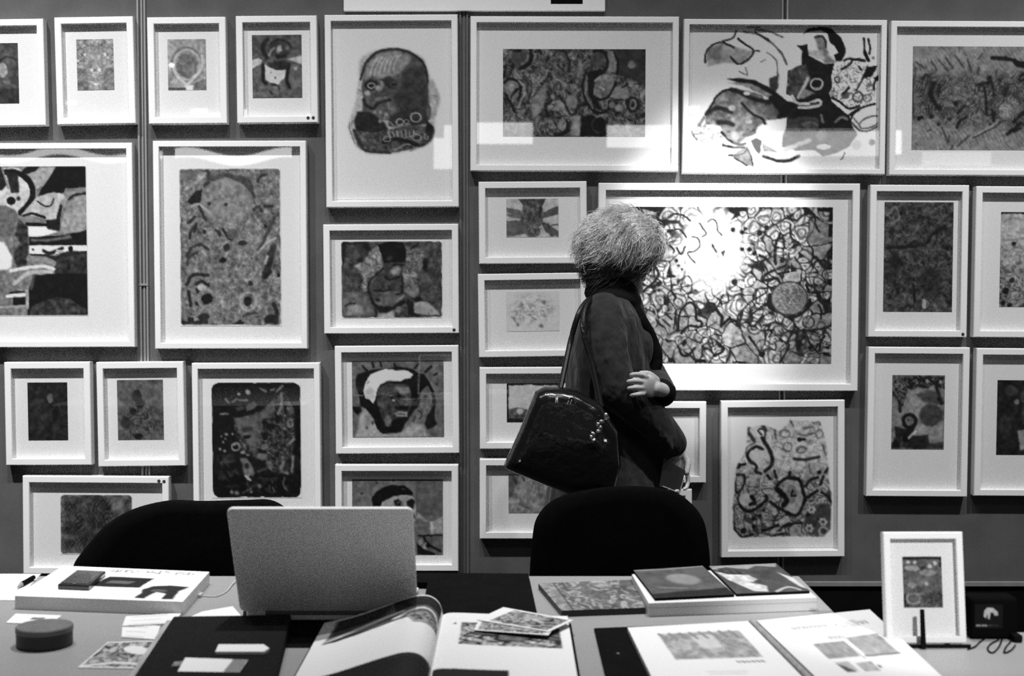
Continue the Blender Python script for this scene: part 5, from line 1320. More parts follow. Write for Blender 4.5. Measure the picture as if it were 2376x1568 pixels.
# --- open book in the middle, its left page arching
ob_ = on_z(1028, 1437, TABLE_Z + 0.01)
bk = thing('open_book', 'open illustrated book with an arching left page at the front centre', 'book', (ob_.x, ob_.y, TABLE_Z + 0.0006))
LP = [(-0.224, 0.003), (-0.185, 0.012), (-0.15, 0.022), (-0.11, 0.036), (-0.075, 0.048), (-0.045, 0.056), (-0.022, 0.054), (-0.006, 0.040), (0.0, 0.018)]
RP = [(0.0, 0.018), (0.012, 0.022), (0.04, 0.022), (0.09, 0.020), (0.15, 0.018), (0.2, 0.0165), (0.235, 0.016)]
def prof(Pp, u):
    C = catmull(Pp, False, 8); s = np.linspace(0, 1, len(C))
    return np.interp(u, s, C[:, 0]), np.interp(u, s, C[:, 1])
BL = 0.60
def page(name, art, Pp, lift=0.0, depth=BL):
    def fn(U, W):
        x, z = prof(Pp, U)
        f = 1 - 0.12 * W
        return np.stack([x + 0.0 * W, -W * depth + 0.015 * np.sin(U * 3.14) * 0, z * f + lift], 1)
    return art.mesh(name, bk, fn)
def art_left_page():
    A = Art(0, 0, 230, 600, .97, 2.0)
    A.poly([(24, 16), (214, 12), (214, 200), (150, 200), (130, 150), (16, 178)], .4, soft=3)
    A.poly([(100, 8), (216, 8), (214, 80), (170, 74), (110, 90)], .13, soft=6).line([(20, 160), (60, 126), (120, 100)], 12, .74, soft=5).line([(30, 172), (90, 138), (128, 128)], 14, .16, soft=4).line([(18, 176), (130, 152)], 5, .1, soft=2)
    A.line([(112, 140), (150, 100), (190, 104), (214, 150)], 12, .88, soft=4).poly([(130, 140), (170, 120), (206, 150), (206, 198), (146, 198)], .62, soft=5); m = A.mask_poly([(134, 136), (206, 130), (206, 190), (146, 180)]); A.contour(13, 3, .14, .8, 5, m=m)
    A.poly([(20, 16), (100, 12), (92, 90), (22, 140)], .18, a=.8, soft=8); A.mottle(9, .1, 3, A.mask_poly([(20, 14), (214, 10), (214, 198), (16, 178)]))
    A.poly([(14, 396), (216, 392), (216, 620), (14, 620)], .07, soft=2).line([(120, 410), (210, 402)], 3, .25, soft=2); A.wob = .5; A.grain = .06; return A
def art_right_page():
    A = Art(0, 0, 235, 600, .97, 2.0)
    A.poly([(76, 70), (210, 70), (212, 232), (76, 222)], .6, soft=2); m = A.mask_poly([(76, 70), (210, 70), (212, 232), (76, 222)], 2); A.mottle(8, .2, 5, m); A.cells(130, 7, 2.2, .05, .95, fill=.3, m=m, rings=8)
    A.poly([(56, 84), (64, 72), (66, 86)], .25).poly([(10, 376), (140, 376), (140, 620), (10, 620)], .07, soft=2); return A
page('page', art_left_page(), LP)
page('page', tame(art_right_page(), .8, .08), RP)
bm = bmesh.new()      # page block under both halves and the cover
def block(Pp, k, zoff):
    xs = [prof(Pp, np.array([u])) for u in np.linspace(0, 1, 14)]
    rows = []
    for x, z in xs:
        rows.append([bm.verts.new((float(x[0]), yy, zz)) for yy in (-0.0005, -BL + .001) for zz in (0.0015, max(0.002, (float(z[0]) * (1 if yy > -.1 else .88)) - zoff))])
    for a, b in zip(rows[:-1], rows[1:]):
        for i, j in ((0, 1), (1, 3), (3, 2), (2, 0)):
            bm.faces.new((a[i], a[j], b[j], b[i]))
    bm.faces.new((rows[0][0], rows[0][1], rows[0][3], rows[0][2])); bm.faces.new((rows[-1][0], rows[-1][2], rows[-1][3], rows[-1][1]))
block(LP, 1, 0.0012); block(RP, 1, 0.0012)
finish('page_block', bm, mat('page_stack', 0.6, 0.8, var=0.15, vscale=90, stretch=(.02, .02, 8)), bk)
finish('cover', box_bm(-0.227, 0.242, -BL - 0.004, 0.004, 0.0, 0.0013), M_BLACK, bk)
def card_on(label, pts, z, art, t=0.0007):
    slab('postcard', label, 'card', pts, t, M_PAPER, z0=z, top=art, group='printed cards on the open book')
ca = art_postcard(14); ca.line([(1.5, 1.5), (88.5, 1.5), (88.5, 62.5), (1.5, 62.5), (1.5, 1.5)], 6, .97, smooth=False).poly([(0, 0), (16, 0), (14, 64), (0, 64)], .97, soft=2)
cb2 = art_postcard(24, .6); cb2.line([(1.5, 1.5), (88.5, 1.5), (88.5, 62.5), (1.5, 62.5), (1.5, 1.5)], 6, .97, smooth=False)
card_on('pale printed card lying askew under another on the right page', [(1112, 1436), (1300, 1440), (1272, 1474), (1100, 1462)], TABLE_Z + 0.0236, cb2)
card_on('printed card lying slanted on top of the right page of the open book', [(1168, 1409), (1331, 1439), (1273, 1466), (1105, 1438)], TABLE_Z + 0.0252, ca)

# --- ring portfolio at the right
rb = thing('ring_portfolio', 'open portfolio with white printed sheets at the right front', 'portfolio', on_z(1745, 1500, TABLE_Z + 0.0004))
ro = rb.location
def rel(pts, z): return [(p.x - ro.x, p.y - ro.y) for p in flat_pts(pts, z)]
finish('cover', prism_bm(rel([(1378, 1462), (1760, 1446), (2022, 1420), (2240, 1640), (1420, 1640)], TABLE_Z), 0.0, 0.004, bevel=0.001), M_BLACK, rb)
finish('press_stud', prism_bm([(p[0] + 0.003 * math.cos(k), p[1] + 0.003 * math.sin(k)) for p in rel([(1434, 1523)], TABLE_Z) for k in [i * .524 for i in range(12)]], 0.004, 0.0055), mat('stud', 0.6, 0.3, metal=0.8), rb)
def sheet(name, pts, t, art):
    tame(art)
    L = rel(pts, TABLE_Z + t)
    finish('sheet_stack', prism_bm(L, 0.0042, t - 0.0008), mat('sheet_edges', 0.55, 0.8, var=0.2, vscale=80), rb)
    top_quad(rb, name, L, t, art)
def art_sheet_left():
    A = Art(0, 0, 200, 180, .985, 1.5)
    P = A.mask_poly([(42, 22), (172, 22), (172, 84), (46, 84)], 3); A.V -= .3 * P; A.mottle(9, .16, 4, P); A.contour(14, 3, .5, .5, 6, m=P); A.poly([(90, 30), (128, 28), (124, 60), (96, 62)], .88, a=.8, soft=6)
    A.lines([[(44 + 16 * i, 22), (50 + 16 * i, 36)] for i in range(8)], 5, .55, soft=3)
    A.lines([[(130 + 7 * i, 92), (133 + 7 * i, 94)] for i in range(6)], 3, .45, soft=1.5).lines([[(76, 112), (134, 112)], [(80, 117), (130, 117)]], 1.4, .82); return A
def art_sheet_right():
    A = Art(0, 0, 230, 180, .975, 1.5)
    r = random.Random(8)
    for x0, x1, y in ((48, 118, 26), (134, 200, 26), (96, 128, 52)):
        x = x0
        while x < x1:
            A.line([(x, y - 3), (x + r.uniform(-1, 2), y + 3)], 1.6, .55, soft=1.2); x += 3.4
    for q, v in (([(56, 62), (118, 60), (120, 92), (58, 94)], .62), ([(128, 54), (196, 50), (200, 92), (132, 94)], .66), ([(60, 102), (88, 100), (90, 118), (66, 120)], .72), ([(98, 104), (130, 102), (130, 120), (100, 120)], .7), ([(140, 20), (180, 18), (180, 34), (142, 34)], .82)):
        m = A.mask_poly(q, 2); A.V = A.V * (1 - m) + v * m; A.mottle(8, .1, 5, m)
    A.poly([(62, 104), (74, 110), (84, 120), (66, 120)], .35, soft=3).line([(130, 92), (200, 90)], 2.4, .45, soft=1.5).line([(118, 60), (124, 96)], 2, .5, soft=2).dots([(136, 112, 3)], .5, soft=2); return A
sheet('printed_sheet', [(1456, 1456), (1735, 1441), (1930, 1640), (1546, 1640)], 0.013, art_sheet_left())
sheet('printed_sheet', [(1756, 1440), (2018, 1414), (2262, 1640), (1965, 1640)], 0.016, art_sheet_right())
s0, s1 = rel([(1745, 1442)], TABLE_Z + .012)[0], rel([(1945, 1640)], TABLE_Z + .012)[0]
finish('binding', tube_bm([(s0[0], s0[1], 0.0105), (s1[0], s1[1], 0.0105)], 0.0065, 10), mat('binding_grey', 0.3, 0.5, var=0.25, vscale=60), rb)

# --- small picture on a black easel
ft = on_z(2152, 1502, TABLE_Z)
es = thing('small_easel', 'little black wire easel carrying the small picture on the right table', 'easel', (ft.x, ft.y, TABLE_Z))
lean = math.radians(9)
pw, phh, pd = 0.143, 0.196, 0.016
sp = thing('small_framed_picture', 'small white framed dark print leaning on an easel at the right front', 'picture', (ft.x, ft.y + 0.004, TABLE_Z + 0.0062), (-lean, 0, math.radians(1)))
DEPTH_SAVE = DEPTH
def small_rail():
    bm = bmesh.new(); m = 0.0125
    prof_ = [(0, 0.018), (0, 0.0015), (0.0015, 0.0), (m - 0.001, 0.0), (m, 0.001), (m, 0.014), (0.003, 0.018)]
    R = []
    for ins, y in prof_:
        a, b = pw / 2 - ins, phh / 2 - ins
        R.append([bm.verts.new((sx * a, y, phh / 2 + sz * b)) for sx, sz in ((-1, -1), (1, -1), (1, 1), (-1, 1))])
    for i in range(len(prof_)):
        for k in range(4):
            l = (k + 1) % 4; bm.faces.new((R[i][k], R[i][l], R[(i + 1) % len(prof_)][l], R[(i + 1) % len(prof_)][k]))
    return bm
finish('frame', small_rail(), M_FRAME, sp)
finish('mount', box_bm(-pw / 2 + .012, pw / 2 - .012, 0.012, 0.015, 0.012, phh - 0.012), M_PAPER, sp)
ap = art_table_print()
def fn(U, W):
    return np.stack([-0.035 + U * 0.070, np.full_like(U, 0.0113), 0.152 - W * 0.090], 1)
ap.mesh('print', sp, fn)
bm = bmesh.new()
bm.faces.new([bm.verts.new(v) for v in ((-pw / 2 + .012, .003, .012), (pw / 2 - .012, .003, .012), (pw / 2 - .012, .003, phh - .012), (-pw / 2 + .012, .003, phh - .012))])
finish('glass_pane', bm, GLASS, sp, recalc=False)
EM = mat('easel_black', 0.004, 0.7, spec=0.05)
finish('ledge', tube_bm([(-0.075, -0.003, 0.0035), (0.075, -0.003, 0.0035)], 0.0033, 8), EM, es)
finish('ledge', tube_bm([(-0.04, -0.003, 0.0035), (-0.04, 0.075, 0.0035)], 0.0025, 8), EM, es)
finish('ledge', tube_bm([(0.04, -0.003, 0.0035), (0.04, 0.075, 0.0035)], 0.0025, 8), EM, es)
finish('front_prong', tube_bm([(-0.010, -0.010, 0.0028), (-0.010, -0.0085, 0.012), (-0.010, 0.0012, 0.068)], [0.0065, 0.0048, 0.004], 8), EM, es)
finish('back_strut', tube_bm([(0.0, 0.052, 0.16), (0.0, 0.075, 0.0035)], 0.0025, 8), EM, es)

# --- black box with pale emblem behind the small picture, and its cable
pb = on_z(2310, 1484, TABLE_Z)
kb = thing('black_box', 'black box with a pale emblem and a line of small lettering beside the small picture', 'box', (pb.x, pb.y, TABLE_Z + 0.0003))
pxm = 1.0 / (F_PX / pb.y)
bw0, bw1 = (2252 - 2310) * pxm, (2362 - 2310) * pxm
bh = (1484 - 1386) * pxm
finish('body', box_bm(bw0, bw1, 0.0, 0.05, 0.0, bh, bevel=0.006, seg=3), mat('box_black', 0.003, 0.8, var=0.1, spec=0.02), kb)
def art_emblem():
    A = Art(2262, 1402, 2326, 1458, .03, 0.8).z(1850, 1150, 3.751)
    A.poly([(1620, 1050), (1625, 1000), (1650, 972), (1700, 975), (1740, 1010), (1748, 1040), (1715, 1045), (1700, 1020), (1680, 1020), (1675, 1078), (1655, 1070), (1650, 1040), (1640, 1070)], .72, soft=3); A.mottle(5, .15, 4, A.mask_poly([(1620, 1050), (1650, 972), (1748, 1040), (1660, 1078)]))
    for x0, x1, v in ((1560, 1600, .8), (1606, 1652, .75), (1660, 1700, .3), (1705, 1748, .22)):
        x = x0
        while x < x1:
            A.line([(x, 1122), (x, 1138)], 4.5, v, soft=1.2).line([(x, 1130), (x + 6, 1130)], 4, v, soft=1.2); x += 10
    return A
em = tame(art_emblem())
a_, b_ = on_y(2262, 1402, pb.y), on_y(2326, 1458, pb.y)
em.mesh('emblem', kb, lambda U, W: np.stack([a_.x - pb.x + U * (b_.x - a_.x), np.full_like(U, -0.0006), a_.z - TABLE_Z + W * (b_.z - a_.z)], 1))
kc = thing('cable', 'looped dark cable with a plug lying beside the black box', 'cable', on_z(2300, 1500, TABLE_Z))
ko = kc.location
loop = [(2245, 1506), (2262, 1500), (2275, 1488), (2294, 1478), (2318, 1482), (2298, 1494), (2292, 1506), (2303, 1514), (2318, 1500), (2328, 1478), (2342, 1472), (2352, 1480), (2336, 1498), (2330, 1514), (2346, 1508), (2356, 1496)]
finish('wire', tube_bm([on_z(x, y, TABLE_Z + .0022) - ko for x, y in [tuple(p) for p in catmull(loop, False, 5)]], 0.0014, 6), M_BLACK, kc)
q = on_z(2358, 1488, TABLE_Z) - ko
finish('plug', box_bm(q.x - .008, q.x + .008, q.y - .012, q.y + .012, q.z + .0005, q.z + .014, bevel=.003), M_BLACK, kc)
# ------------------------------------------------------------------ the woman
YW = 4.62
def W3(px, py, dy=0.0): return on_y(px, py, YW + dy)

def add_chain(bm, pts, rad, sides=14, flat=(1, 1)):
    """round-ended tapering limb through pts"""
    pts = [Vector(p) for p in pts]
    P, R = [], []
    d0 = (pts[1] - pts[0]).normalized(); d1 = (pts[-1] - pts[-2]).normalized()
    for a in (80, 55, 28): P.append(pts[0] - d0 * rad[0] * math.sin(math.radians(a))); R.append(rad[0] * math.cos(math.radians(a)))
    C = catmull([tuple(p) for p in pts], False, 5) if len(pts) > 2 else np.array([tuple(pts[0].lerp(pts[1], k / 4)) for k in range(5)])
    s = np.linspace(0, len(pts) - 1, len(C))
    for c, t in zip(C, s): P.append(Vector(c)); R.append(float(np.interp(t, range(len(rad)), rad)))
    for a in (28, 55, 80): P.append(pts[-1] + d1 * rad[-1] * math.sin(math.radians(a))); R.append(rad[-1] * math.cos(math.radians(a)))
    tube_bm(P, R, sides, bm)
def add_ell(bm, c, r, rot=None, sub=3):
    M = Matrix.Translation(c) @ (rot.to_4x4() if rot is not None else Matrix()) @ Matrix.Diagonal((*r, 1))
    bmesh.ops.create_icosphere(bm, subdivisions=sub, radius=1.0, matrix=M)
def add_rings(bm, rings, n=28):
    L = []
    for c, rx, ry in rings:
        L.append([bm.verts.new((c.x + rx * math.cos(2 * math.pi * k / n), c.y + ry * math.sin(2 * math.pi * k / n), c.z)) for k in range(n)])
    for a, b in zip(L[:-1], L[1:]):
        for k in range(n):
            l = (k + 1) % n; bm.faces.new((a[k], a[l], b[l], b[k]))
    bm.faces.new(L[0][::-1]); bm.faces.new(L[-1])
def fuse(o, vox, it=5):
    m = o.modifiers.new('fuse', 'REMESH'); m.mode = 'VOXEL'; m.voxel_size = vox; m.use_smooth_shade = True
    s = o.modifiers.new('smooth', 'SMOOTH'); s.iterations = it; s.factor = 0.5
    return o

lady = thing('person', 'person with fluffy pale hair in a dark coat, standing sideways before the large doodle', 'person', (W3(1415, 1000).x, YW, 0.0))
OFF = Vector(lady.location)
HC = W3(1440, 592)
YAW = math.radians(24)
RH = Matrix.Rotation(YAW, 3, 'Z') @ Matrix.Rotation(math.radians(4), 3, 'Y')
def hp(x, y, z): return HC + RH @ Vector((x, y, z))
M_SKIN = mat('skin', 0.46, 0.55, var=0.05, vscale=40, spec=0.3)
bm = bmesh.new()
add_ell(bm, hp(-0.012, 0, 0.022), (0.098, 0.077, 0.094), RH)
add_ell(bm, hp(0.030, 0, -0.035), (0.062, 0.061, 0.084), RH)
add_ell(bm, hp(0.062, 0, -0.102), (0.026, 0.028, 0.022), RH)
add_chain(bm, [hp(0.03, 0.046, -0.075), hp(0.062, 0, -0.102), hp(0.03, -0.046, -0.075)], [0.022, 0.022, 0.022])
add_chain(bm, [hp(0.083, 0, 0.012), hp(0.098, 0, -0.014), hp(0.108, 0, -0.032)], [0.009, 0.010, 0.013])
add_ell(bm, hp(0.094, 0.012, -0.036), (0.010, 0.009, 0.007), RH); add_ell(bm, hp(0.094, -0.012, -0.036), (0.010, 0.009, 0.007), RH)
add_chain(bm, [hp(0.070, 0.045, 0.024), hp(0.086, 0.018, 0.022), hp(0.086, -0.018, 0.022), hp(0.070, -0.045, 0.024)], [0.008, 0.011, 0.011, 0.008])
add_ell(bm, hp(0.086, 0, -0.062), (0.010, 0.024, 0.006), RH); add_ell(bm, hp(0.084, 0, -0.074), (0.011, 0.021, 0.007), RH)
for s in (1, -1):
    add_ell(bm, hp(0.062, 0.040 * s, -0.030), (0.026, 0.022, 0.024), RH)
    add_ell(bm, hp(-0.006, 0.078 * s, -0.008), (0.020, 0.008, 0.032), RH)
NB = W3(1410, 712)
add_chain(bm, [hp(-0.030, 0, -0.045), hp(-0.028, 0, -0.10), NB], [0.055, 0.052, 0.062])
# trunk
tr = [(1410, 705, .055, .09), (1410, 745, .085, .165), (1412, 810, .105, .15), (1412, 880, .10, .135), (1412, 950, .105, .14), (1420, 1030, .125, .165), (1424, 1090, .12, .165)]
add_rings(bm, [(W3(x, y), rx, ry) for x, y, rx, ry in tr])
HIP = W3(1422, 1075)
for s, fx in ((-1, 0.06), (1, -0.07)):
    add_chain(bm, [HIP + Vector((0, .085 * s, 0)), HIP + Vector((fx * .6, .085 * s, -0.36)), HIP + Vector((fx, .08 * s, -0.70))], [.088, .060, .040])
    ank = HIP + Vector((fx, .08 * s, -0.70))
    add_chain(bm, [Vector((ank.x - .03, ank.y, .055)), Vector((ank.x + .06, ank.y, .04)), Vector((ank.x + .14, ank.y, .03))], [.036, .034, .026])
    add_chain(bm, [ank, Vector((ank.x, ank.y, .07))], [.04, .034])
# near (right) arm and hand
SR, ER, WR = W3(1406, 722, -.15), W3(1430, 905, -.20), W3(1566, 1036, -.13)
add_chain(bm, [SR, ER], [.046, .036]); add_chain(bm, [ER, WR], [.038, .025])
PR = W3(1576, 1070, -.13)
def hand(bm, wrist, palm_dir, side, normal, curl, scale=1.0, spread=0.0200):
    d, sd, n = palm_dir.normalized(), side.normalized(), normal.normalized()
    pc = wrist + d * 0.052 * scale
    R3 = Matrix((d, sd, n)).transposed()
    add_ell(bm, pc, (0.050 * scale, 0.037 * scale, 0.014 * scale), R3)
    add_chain(bm, [wrist - d * .02, wrist + d * .025], [.024, .024])
    for i, ln in enumerate((0.066, 0.076, 0.071, 0.055)):
        b = pc + d * 0.034 * scale + sd * (1.5 - i) * spread
        a1, a2 = curl * (0.8 + .1 * i), curl * (2.0 + .15 * i)
        k1 = b + (d * math.cos(curl * .3) + n * math.sin(curl * .3)) * ln * .42 + sd * (1.5 - i) * .003
        k2 = k1 + (d * math.cos(a1) + n * math.sin(a1)) * ln * .34
        k3 = k2 + (d * math.cos(a2) + n * math.sin(a2)) * ln * .28
        add_chain(bm, [b, k1, k2, k3], [.0082, .0077, .0070, .0060], 10)
    t0 = wrist + d * .022 + sd * .026
    add_chain(bm, [t0, t0 + d * .030 + sd * .015 + n * .010, t0 + d * .058 + sd * .015 + n * .022], [.012, .0105, .0085], 10)
hand(bm, WR, Vector((.10, -.02, -1)), Vector((1, -.25, .1)), Vector((-.35, -.5, -.1)), 0.75, 0.95)
# far (left) arm crossing in front; its hand rests on the near sleeve
SL, EL, WL = W3(1420, 725, .15), W3(1514, 884, .07), W3(1524, 906, -.185)
add_chain(bm, [SL, EL], [.046, .038]); add_chain(bm, [EL, WL], [.038, .026])
hand(bm, WL + Vector((.004, -.030, .006)), Vector((-.62, -.72, .22)), Vector((.16, .1, 1)), Vector((-.75, .6, -.22)), 1.2, 0.92, spread=.0178)
body = finish('body', bm, M_SKIN, lady)
body.location = -OFF
fuse(body, 0.0034, 3)
for s in (1, -1):
    bm = bmesh.new(); add_ell(bm, hp(0.0775, 0.031 * s, 0.0), (0.0115, 0.0125, 0.0105), RH, 2)
    e = finish('eye', bm, mat('eye_dark', 0.05, 0.2), lady, smooth=True); e.location = -OFF
# coat
M_COAT = mat('charcoal_coat', 0.025, 0.85, var=0.25, vscale=30, bump=1.0, bscale=15, spec=0.15, sheen=0.12, stretch=(1.0, 1.0, .5), bdist=0.03)
bm = bmesh.new()
ct_ = [(1392, 1448, 676, .075), (1366, 1468, 696, .15), (1336, 1488, 738, .19), (1319, 1504, 800, .18), (1313, 1507, 860, .17), (1311, 1502, 920, .165), (1302, 1508, 985, .175), (1288, 1532, 1060, .195), (1268, 1560, 1135, .205), (1252, 1578, 1225, .215), (1244, 1586, 1310, .225), (1240, 1590, 1370, .228)]
add_rings(bm, [((W3(a, y) + W3(b, y)) / 2, (W3(b, y) - W3(a, y)).x / 2, ry) for a, b, y, ry in ct_], 36)
add_chain(bm, [SR + Vector((-.006, .01, -.004)), (SR + ER) / 2 + Vector((-.012, -.012, 0)), ER + Vector((.004, 0, .0))], [.066, .066, .064], 18)
add_chain(bm, [ER, (ER + WR) / 2 + Vector((.010, -.005, .004)), WR + Vector((-.010, 0, .012))], [.064, .060, .050], 18)
add_chain(bm, [W3(1490, 1010, -.1), W3(1540, 1060, -.09), W3(1552, 1120, -.07)], [.06, .045, .03], 14)
add_chain(bm, [SL, EL + Vector((0, .01, 0))], [.07, .058], 16); add_chain(bm, [EL, WL + Vector((.016, .035, .0))], [.058, .046], 16)
add_ell(bm, W3(1486, 800, .02), (.045, .12, .085))
r = random.Random(7)
for k in range(9):      # sleeve creases
    t = .15 + .09 * k
    p = SR.lerp(ER, t); q = p + Vector((.05, -.052, -.035 - .02 * r.random()))
    add_chain(bm, [p + Vector((-.05, -.040, -.05)), p + Vector((0, -.060, -.012)), q], [.008, .012, .008], 8)
for k in range(5):
    t = .1 + .17 * k
    p = ER.lerp(WR, t)
    add_chain(bm, [p + Vector((-.03, -.045, .035)), p + Vector((.005, -.056, .0)), p + Vector((.02, -.04, -.045))], [.007, .011, .007], 8)
coat = finish('coat', bm, M_COAT, lady); coat.location = -OFF
fuse(coat, 0.0075, 3)
# cuff of the far sleeve
bm = bmesh.new()
add_chain(bm, [WL + Vector((.020, .045, -.010)), WL + Vector((.013, .010, -.004))], [.047, .043], 18)
cf = finish('cuff', bm, mat('black_knit', 0.008, 0.9, var=0.2, spec=0.05), lady, smooth=True); cf.location = -OFF
# scarf
bm = bmesh.new()
loop = [W3(1376, 684, -.03), W3(1400, 690, -.085), W3(1440, 694, -.09), W3(1468, 700, -.05), W3(1464, 690, .06), W3(1420, 676, .08), W3(1380, 672, .05), W3(1374, 680, 0)]
add_chain(bm, loop, [.027] * 8, 12)
add_chain(bm, [W3(1400, 664, -.055), W3(1436, 662, -.065), W3(1456, 672, -.03)], [.034, .034, .03], 12)
add_chain(bm, [W3(1456, 698, -.06), W3(1484, 742, -.06), W3(1511, 790, -.03), W3(1522, 838, -.02), W3(1514, 862, -.03)], [.030, .026, .024, .026, .018], 12)
sf = finish('scarf', bm, mat('black_knit', 0.008, 0.9), lady); sf.location = -OFF
fuse(sf, 0.007, 4)
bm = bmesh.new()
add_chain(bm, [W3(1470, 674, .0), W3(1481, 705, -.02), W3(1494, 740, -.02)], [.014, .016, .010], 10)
lp = finish('lapel', bm, mat('lapel_lit', 0.10, 0.85, var=0.2, vscale=40), lady, smooth=True); lp.location = -OFF; lp['label'] = 'lapel in a paler grey for the light on it'  # coat lapel painted paler to stand for light falling on it
# hair
M_HAIR = mat('pale_hair', 0.62, 0.6, var=0.45, vscale=22, spec=0.25, stretch=(1, 1, .6))
hcen = W3(1437, 557)
r = random.Random(3)
UP = [(hcen, (.134, .142, .096)), (W3(1398, 572), (.080, .125, .072)), (W3(1484, 566, -.05), (.066, .080, .070))]
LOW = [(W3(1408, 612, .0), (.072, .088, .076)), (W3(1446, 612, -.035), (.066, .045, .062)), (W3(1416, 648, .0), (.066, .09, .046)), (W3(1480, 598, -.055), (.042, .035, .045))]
def hair_part(name, ells, m, nstr, lumps):
    bm = bmesh.new()
    for c, rr in ells: add_ell(bm, c, rr)
    for k in range(lumps):
        c, rr = ells[r.randrange(len(ells))]
        th, ph_ = r.uniform(0, 2 * math.pi), r.uniform(-.3, 1.4)
        d = Vector((math.cos(th) * math.cos(ph_), math.sin(th) * math.cos(ph_), math.sin(ph_)))
        q = r.uniform(.010, .020)
        add_ell(bm, c + Vector((d.x * rr[0], d.y * rr[1], d.z * rr[2])) * .97, (q * 1.5, q * 1.5, q), None, 2)
    hb_ = finish(name, bm, m, lady); hb_.location = -OFF
    fuse(hb_, 0.006, 4)
    bm = bmesh.new()
    for k in range(nstr):
        c, rr = ells[0] if r.random() < .55 else ells[r.randrange(len(ells))]
        th, ph_ = r.uniform(0, 2 * math.pi), math.asin(r.uniform(-.75, 1.0))
        d = Vector((math.cos(th) * math.cos(ph_), math.sin(th) * math.cos(ph_), math.sin(ph_)))
        p = c + Vector((d.x * rr[0], d.y * rr[1], d.z * rr[2])) * r.uniform(.97, 1.05)
        ql = RH.inverted() @ (p - HC)
        if ql.x > .045 and ql.z < .045 and ql.y > -.06: continue
        if any(((p.x - c2.x) / r2[0]) ** 2 + ((p.y - c2.y) / r2[1]) ** 2 + ((p.z - c2.z) / r2[2]) ** 2 < .85 for c2, r2 in ells): continue
        flow = Vector((-.75 + .5 * math.sin(p.z * 38 + p.y * 21), .35 * math.sin(p.x * 47 + 1.3), -.75 + .45 * math.sin(p.x * 33 + p.y * 29)))
        t = flow - d * flow.dot(d)
        if t.length < .15: t = Vector((r.uniform(-1, 1), r.uniform(-1, 1), 0))
        t = (t.normalized() + Vector((r.uniform(-.25, .25), r.uniform(-.25, .25), r.uniform(-.25, .25)))).normalized()
        ln = r.uniform(.035, .085)
        k_ = r.uniform(-.010, .010); sd = d.cross(t)
        pts = [p - d * .006, p + t * ln * .35 + d * r.uniform(.003, .010) + sd * k_, p + t * ln * .7 + d * r.uniform(-.004, .010) + sd * k_ * 1.5, p + t * ln - d * r.uniform(.0, .016)]
        w0 = r.uniform(.0006, .0013)
        tube_bm(pts, [w0, w0, w0 * .8, w0 * .2], 3, bm)
    hs = finish(name + '_strands', bm, m, lady, recalc=False); hs.location = -OFF; hs['kind'] = 'stuff'
hair_part('hair', UP, M_HAIR, 5600, 0)
hair_part('lower_hair', LOW, mat('lower_hair_dark', 0.10, 0.7, var=0.4, vscale=22, spec=0.1, stretch=(1, 1, .6)), 2200, 0)  # lower hair in a darker grey than the crown
# shoes
for s, fx in ((-1, 0.06), (1, -0.07)):
    ank = HIP + Vector((fx, .08 * s, -0.70))
    bm = bmesh.new()
    add_chain(bm, [Vector((ank.x - .035, ank.y, .048)), Vector((ank.x + .06, ank.y, .046)), Vector((ank.x + .15, ank.y, .036))], [.046, .045, .034], 14)
    for v in bm.verts: v.co.z = max(v.co.z, 0.002)
    sh = finish('shoe', bm, M_BLACK, lady, smooth=True); sh.location = -OFF

# leaflet in her lower hand
lf = thing('leaflet', 'dark folded leaflet held in the lowered hand of the person in the dark coat', 'leaflet', W3(1562, 1100, -.17))
o_ = lf.location
bm = bmesh.new()
F = [W3(1540, 1062, -.165) - o_, W3(1590, 1092, -.165) - o_, W3(1576, 1146, -.165) - o_, W3(1530, 1128, -.165) - o_]
vs = [bm.verts.new(p) for p in F] + [bm.verts.new(p + Vector((0, .008, 0))) for p in F]
for f in ((0, 1, 2, 3), (7, 6, 5, 4), (0, 4, 5, 1), (1, 5, 6, 2), (2, 6, 7, 3), (3, 7, 4, 0)): bm.faces.new([vs[i] for i in f])
finish('cover', bm, mat('leaflet_dark', 0.03, 0.4), lf)
bm = bmesh.new()
tube_bm([F[3].lerp(F[2], .15) + Vector((0, -.002, .004)), F[2] + Vector((0, -.002, .004)), F[1].lerp(F[2], .4) + Vector((.002, -.002, 0))], .0028, 6, bm)
finish('page_edge', bm, mat('leaflet_edge', 0.25, 0.6), lf)['label'] = 'pale page edge'

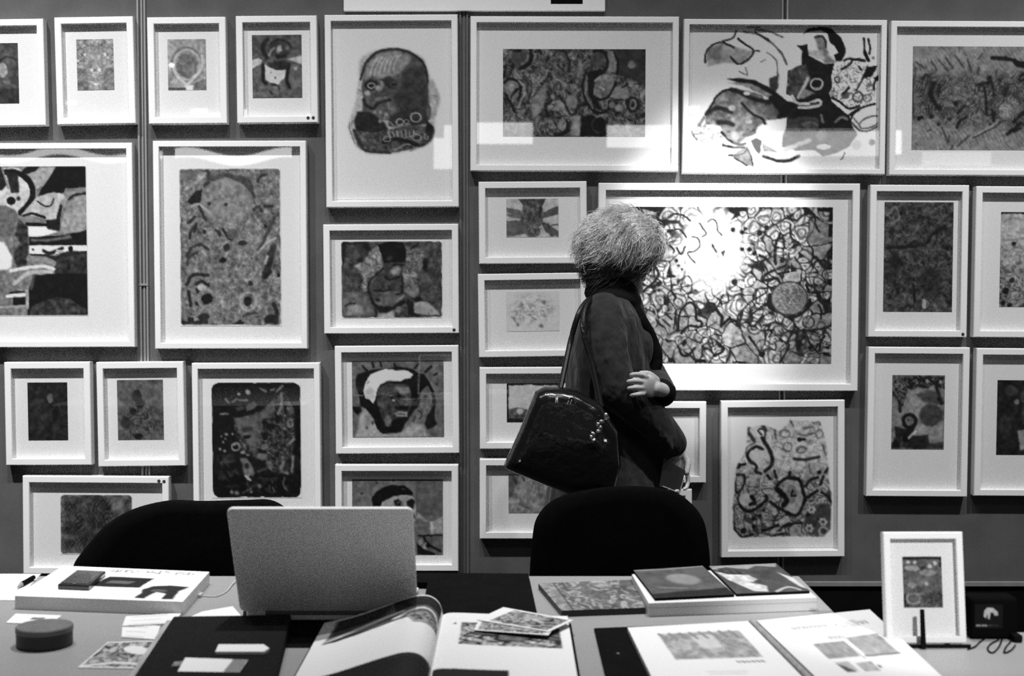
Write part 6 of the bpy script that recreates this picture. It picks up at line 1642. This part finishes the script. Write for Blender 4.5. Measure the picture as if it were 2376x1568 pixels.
# handbag on her shoulder
YB = YW - .335
bg = thing('handbag', 'glossy black handbag hanging from the shoulder of the person in the dark coat', 'handbag', on_y(1310, 1150, YB))
bo = Vector(bg.location)
M_BAG = mat('black_patent', 0.006, 0.22, bump=0.35, bscale=26, spec=0.5, coat=0.3)
outl = [(1243, 908), (1262, 898), (1300, 898), (1338, 906), (1396, 940), (1434, 1000), (1440, 1080), (1424, 1146), (1330, 1150), (1240, 1114), (1172, 1086), (1170, 1078), (1205, 1000)]
P = [on_y(x, y, YB) - bo for x, y in outl]
P2 = []
for i, p in enumerate(P):
    q = P[(i + 1) % len(P)]
    for k in range(5): P2.append(p.lerp(q, k / 5))
bm = bmesh.new()
mc = sum(P2, Vector()) / len(P2)
LY_ = []
for off, sc in ((-.055, .72), (-.05, .86), (-.035, .95), (-.012, 1.0), (.03, 1.0), (.05, .95), (.06, .8)):
    LY_.append([bm.verts.new((mc.x + (p.x - mc.x) * sc, off, mc.z + (p.z - mc.z) * sc)) for p in P2])
for a, b in zip(LY_[:-1], LY_[1:]):
    for i in range(len(P2)):
        j = (i + 1) % len(P2); bm.faces.new((a[i], a[j], b[j], b[i]))
bm.faces.new(LY_[0][::-1]); bm.faces.new(LY_[-1])
bmesh.ops.triangulate(bm, faces=[f for f in bm.faces if len(f.verts) > 4])
finish('body', bm, M_BAG, bg, smooth=True)
M_STRAP = mat('black_strap', 0.008, 0.45, spec=0.3)
for a, b, dy in (((1300, 900), (1352, 700), -.05), ((1398, 945), (1382, 694), -.06)):
    pass
sh_top = W3(1378, 690, -.19) - bo
finish('strap', tube_bm([tuple(p) for p in catmull([tuple(on_y(1300, 902, YB) - bo), tuple(W3(1322, 800, -.235) - bo), tuple(W3(1342, 730, -.225) - bo), tuple(W3(1364, 697, -.17) - bo), tuple(W3(1384, 690, -.11) - bo)], False, 6)], 0.009, 8), M_STRAP, bg)
finish('strap', tube_bm([tuple(p) for p in catmull([tuple(on_y(1395, 944, YB + .03) - bo), tuple(W3(1372, 840, -.27) - bo), tuple(W3(1352, 760, -.25) - bo), tuple(W3(1362, 706, -.19) - bo), tuple(W3(1390, 692, -.12) - bo)], False, 6)], 0.009, 8), M_STRAP, bg)
M_BKL = mat('bright_metal', 0.75, 0.22, metal=1.0, bump=0.4, bscale=120)
bm = bmesh.new()
for k in range(9):
    t = k / 8
    p = on_y(1406 - 34 * t + 6 * math.sin(k * 1.7), 964 + 58 * t, YB - .066) - bo
    add_ell(bm, p, (.0075, .004, .0095), Matrix.Rotation(k * .9, 3, 'Y'), 2)
finish('bag_charm', bm, M_BKL, bg, smooth=True)['label'] = 'bright metal chain charm'
bm = bmesh.new()
tube_bm([on_y(1326 + 9 * math.cos(a), 934 + 13 * math.sin(a), YB - .05) - bo for a in [i * .5236 for i in range(12)]] + [on_y(1335, 934, YB - .05) - bo], .003, 6, bm)
finish('buckle', bm, M_BKL, bg, smooth=True)['label'] = 'bright metal buckle'
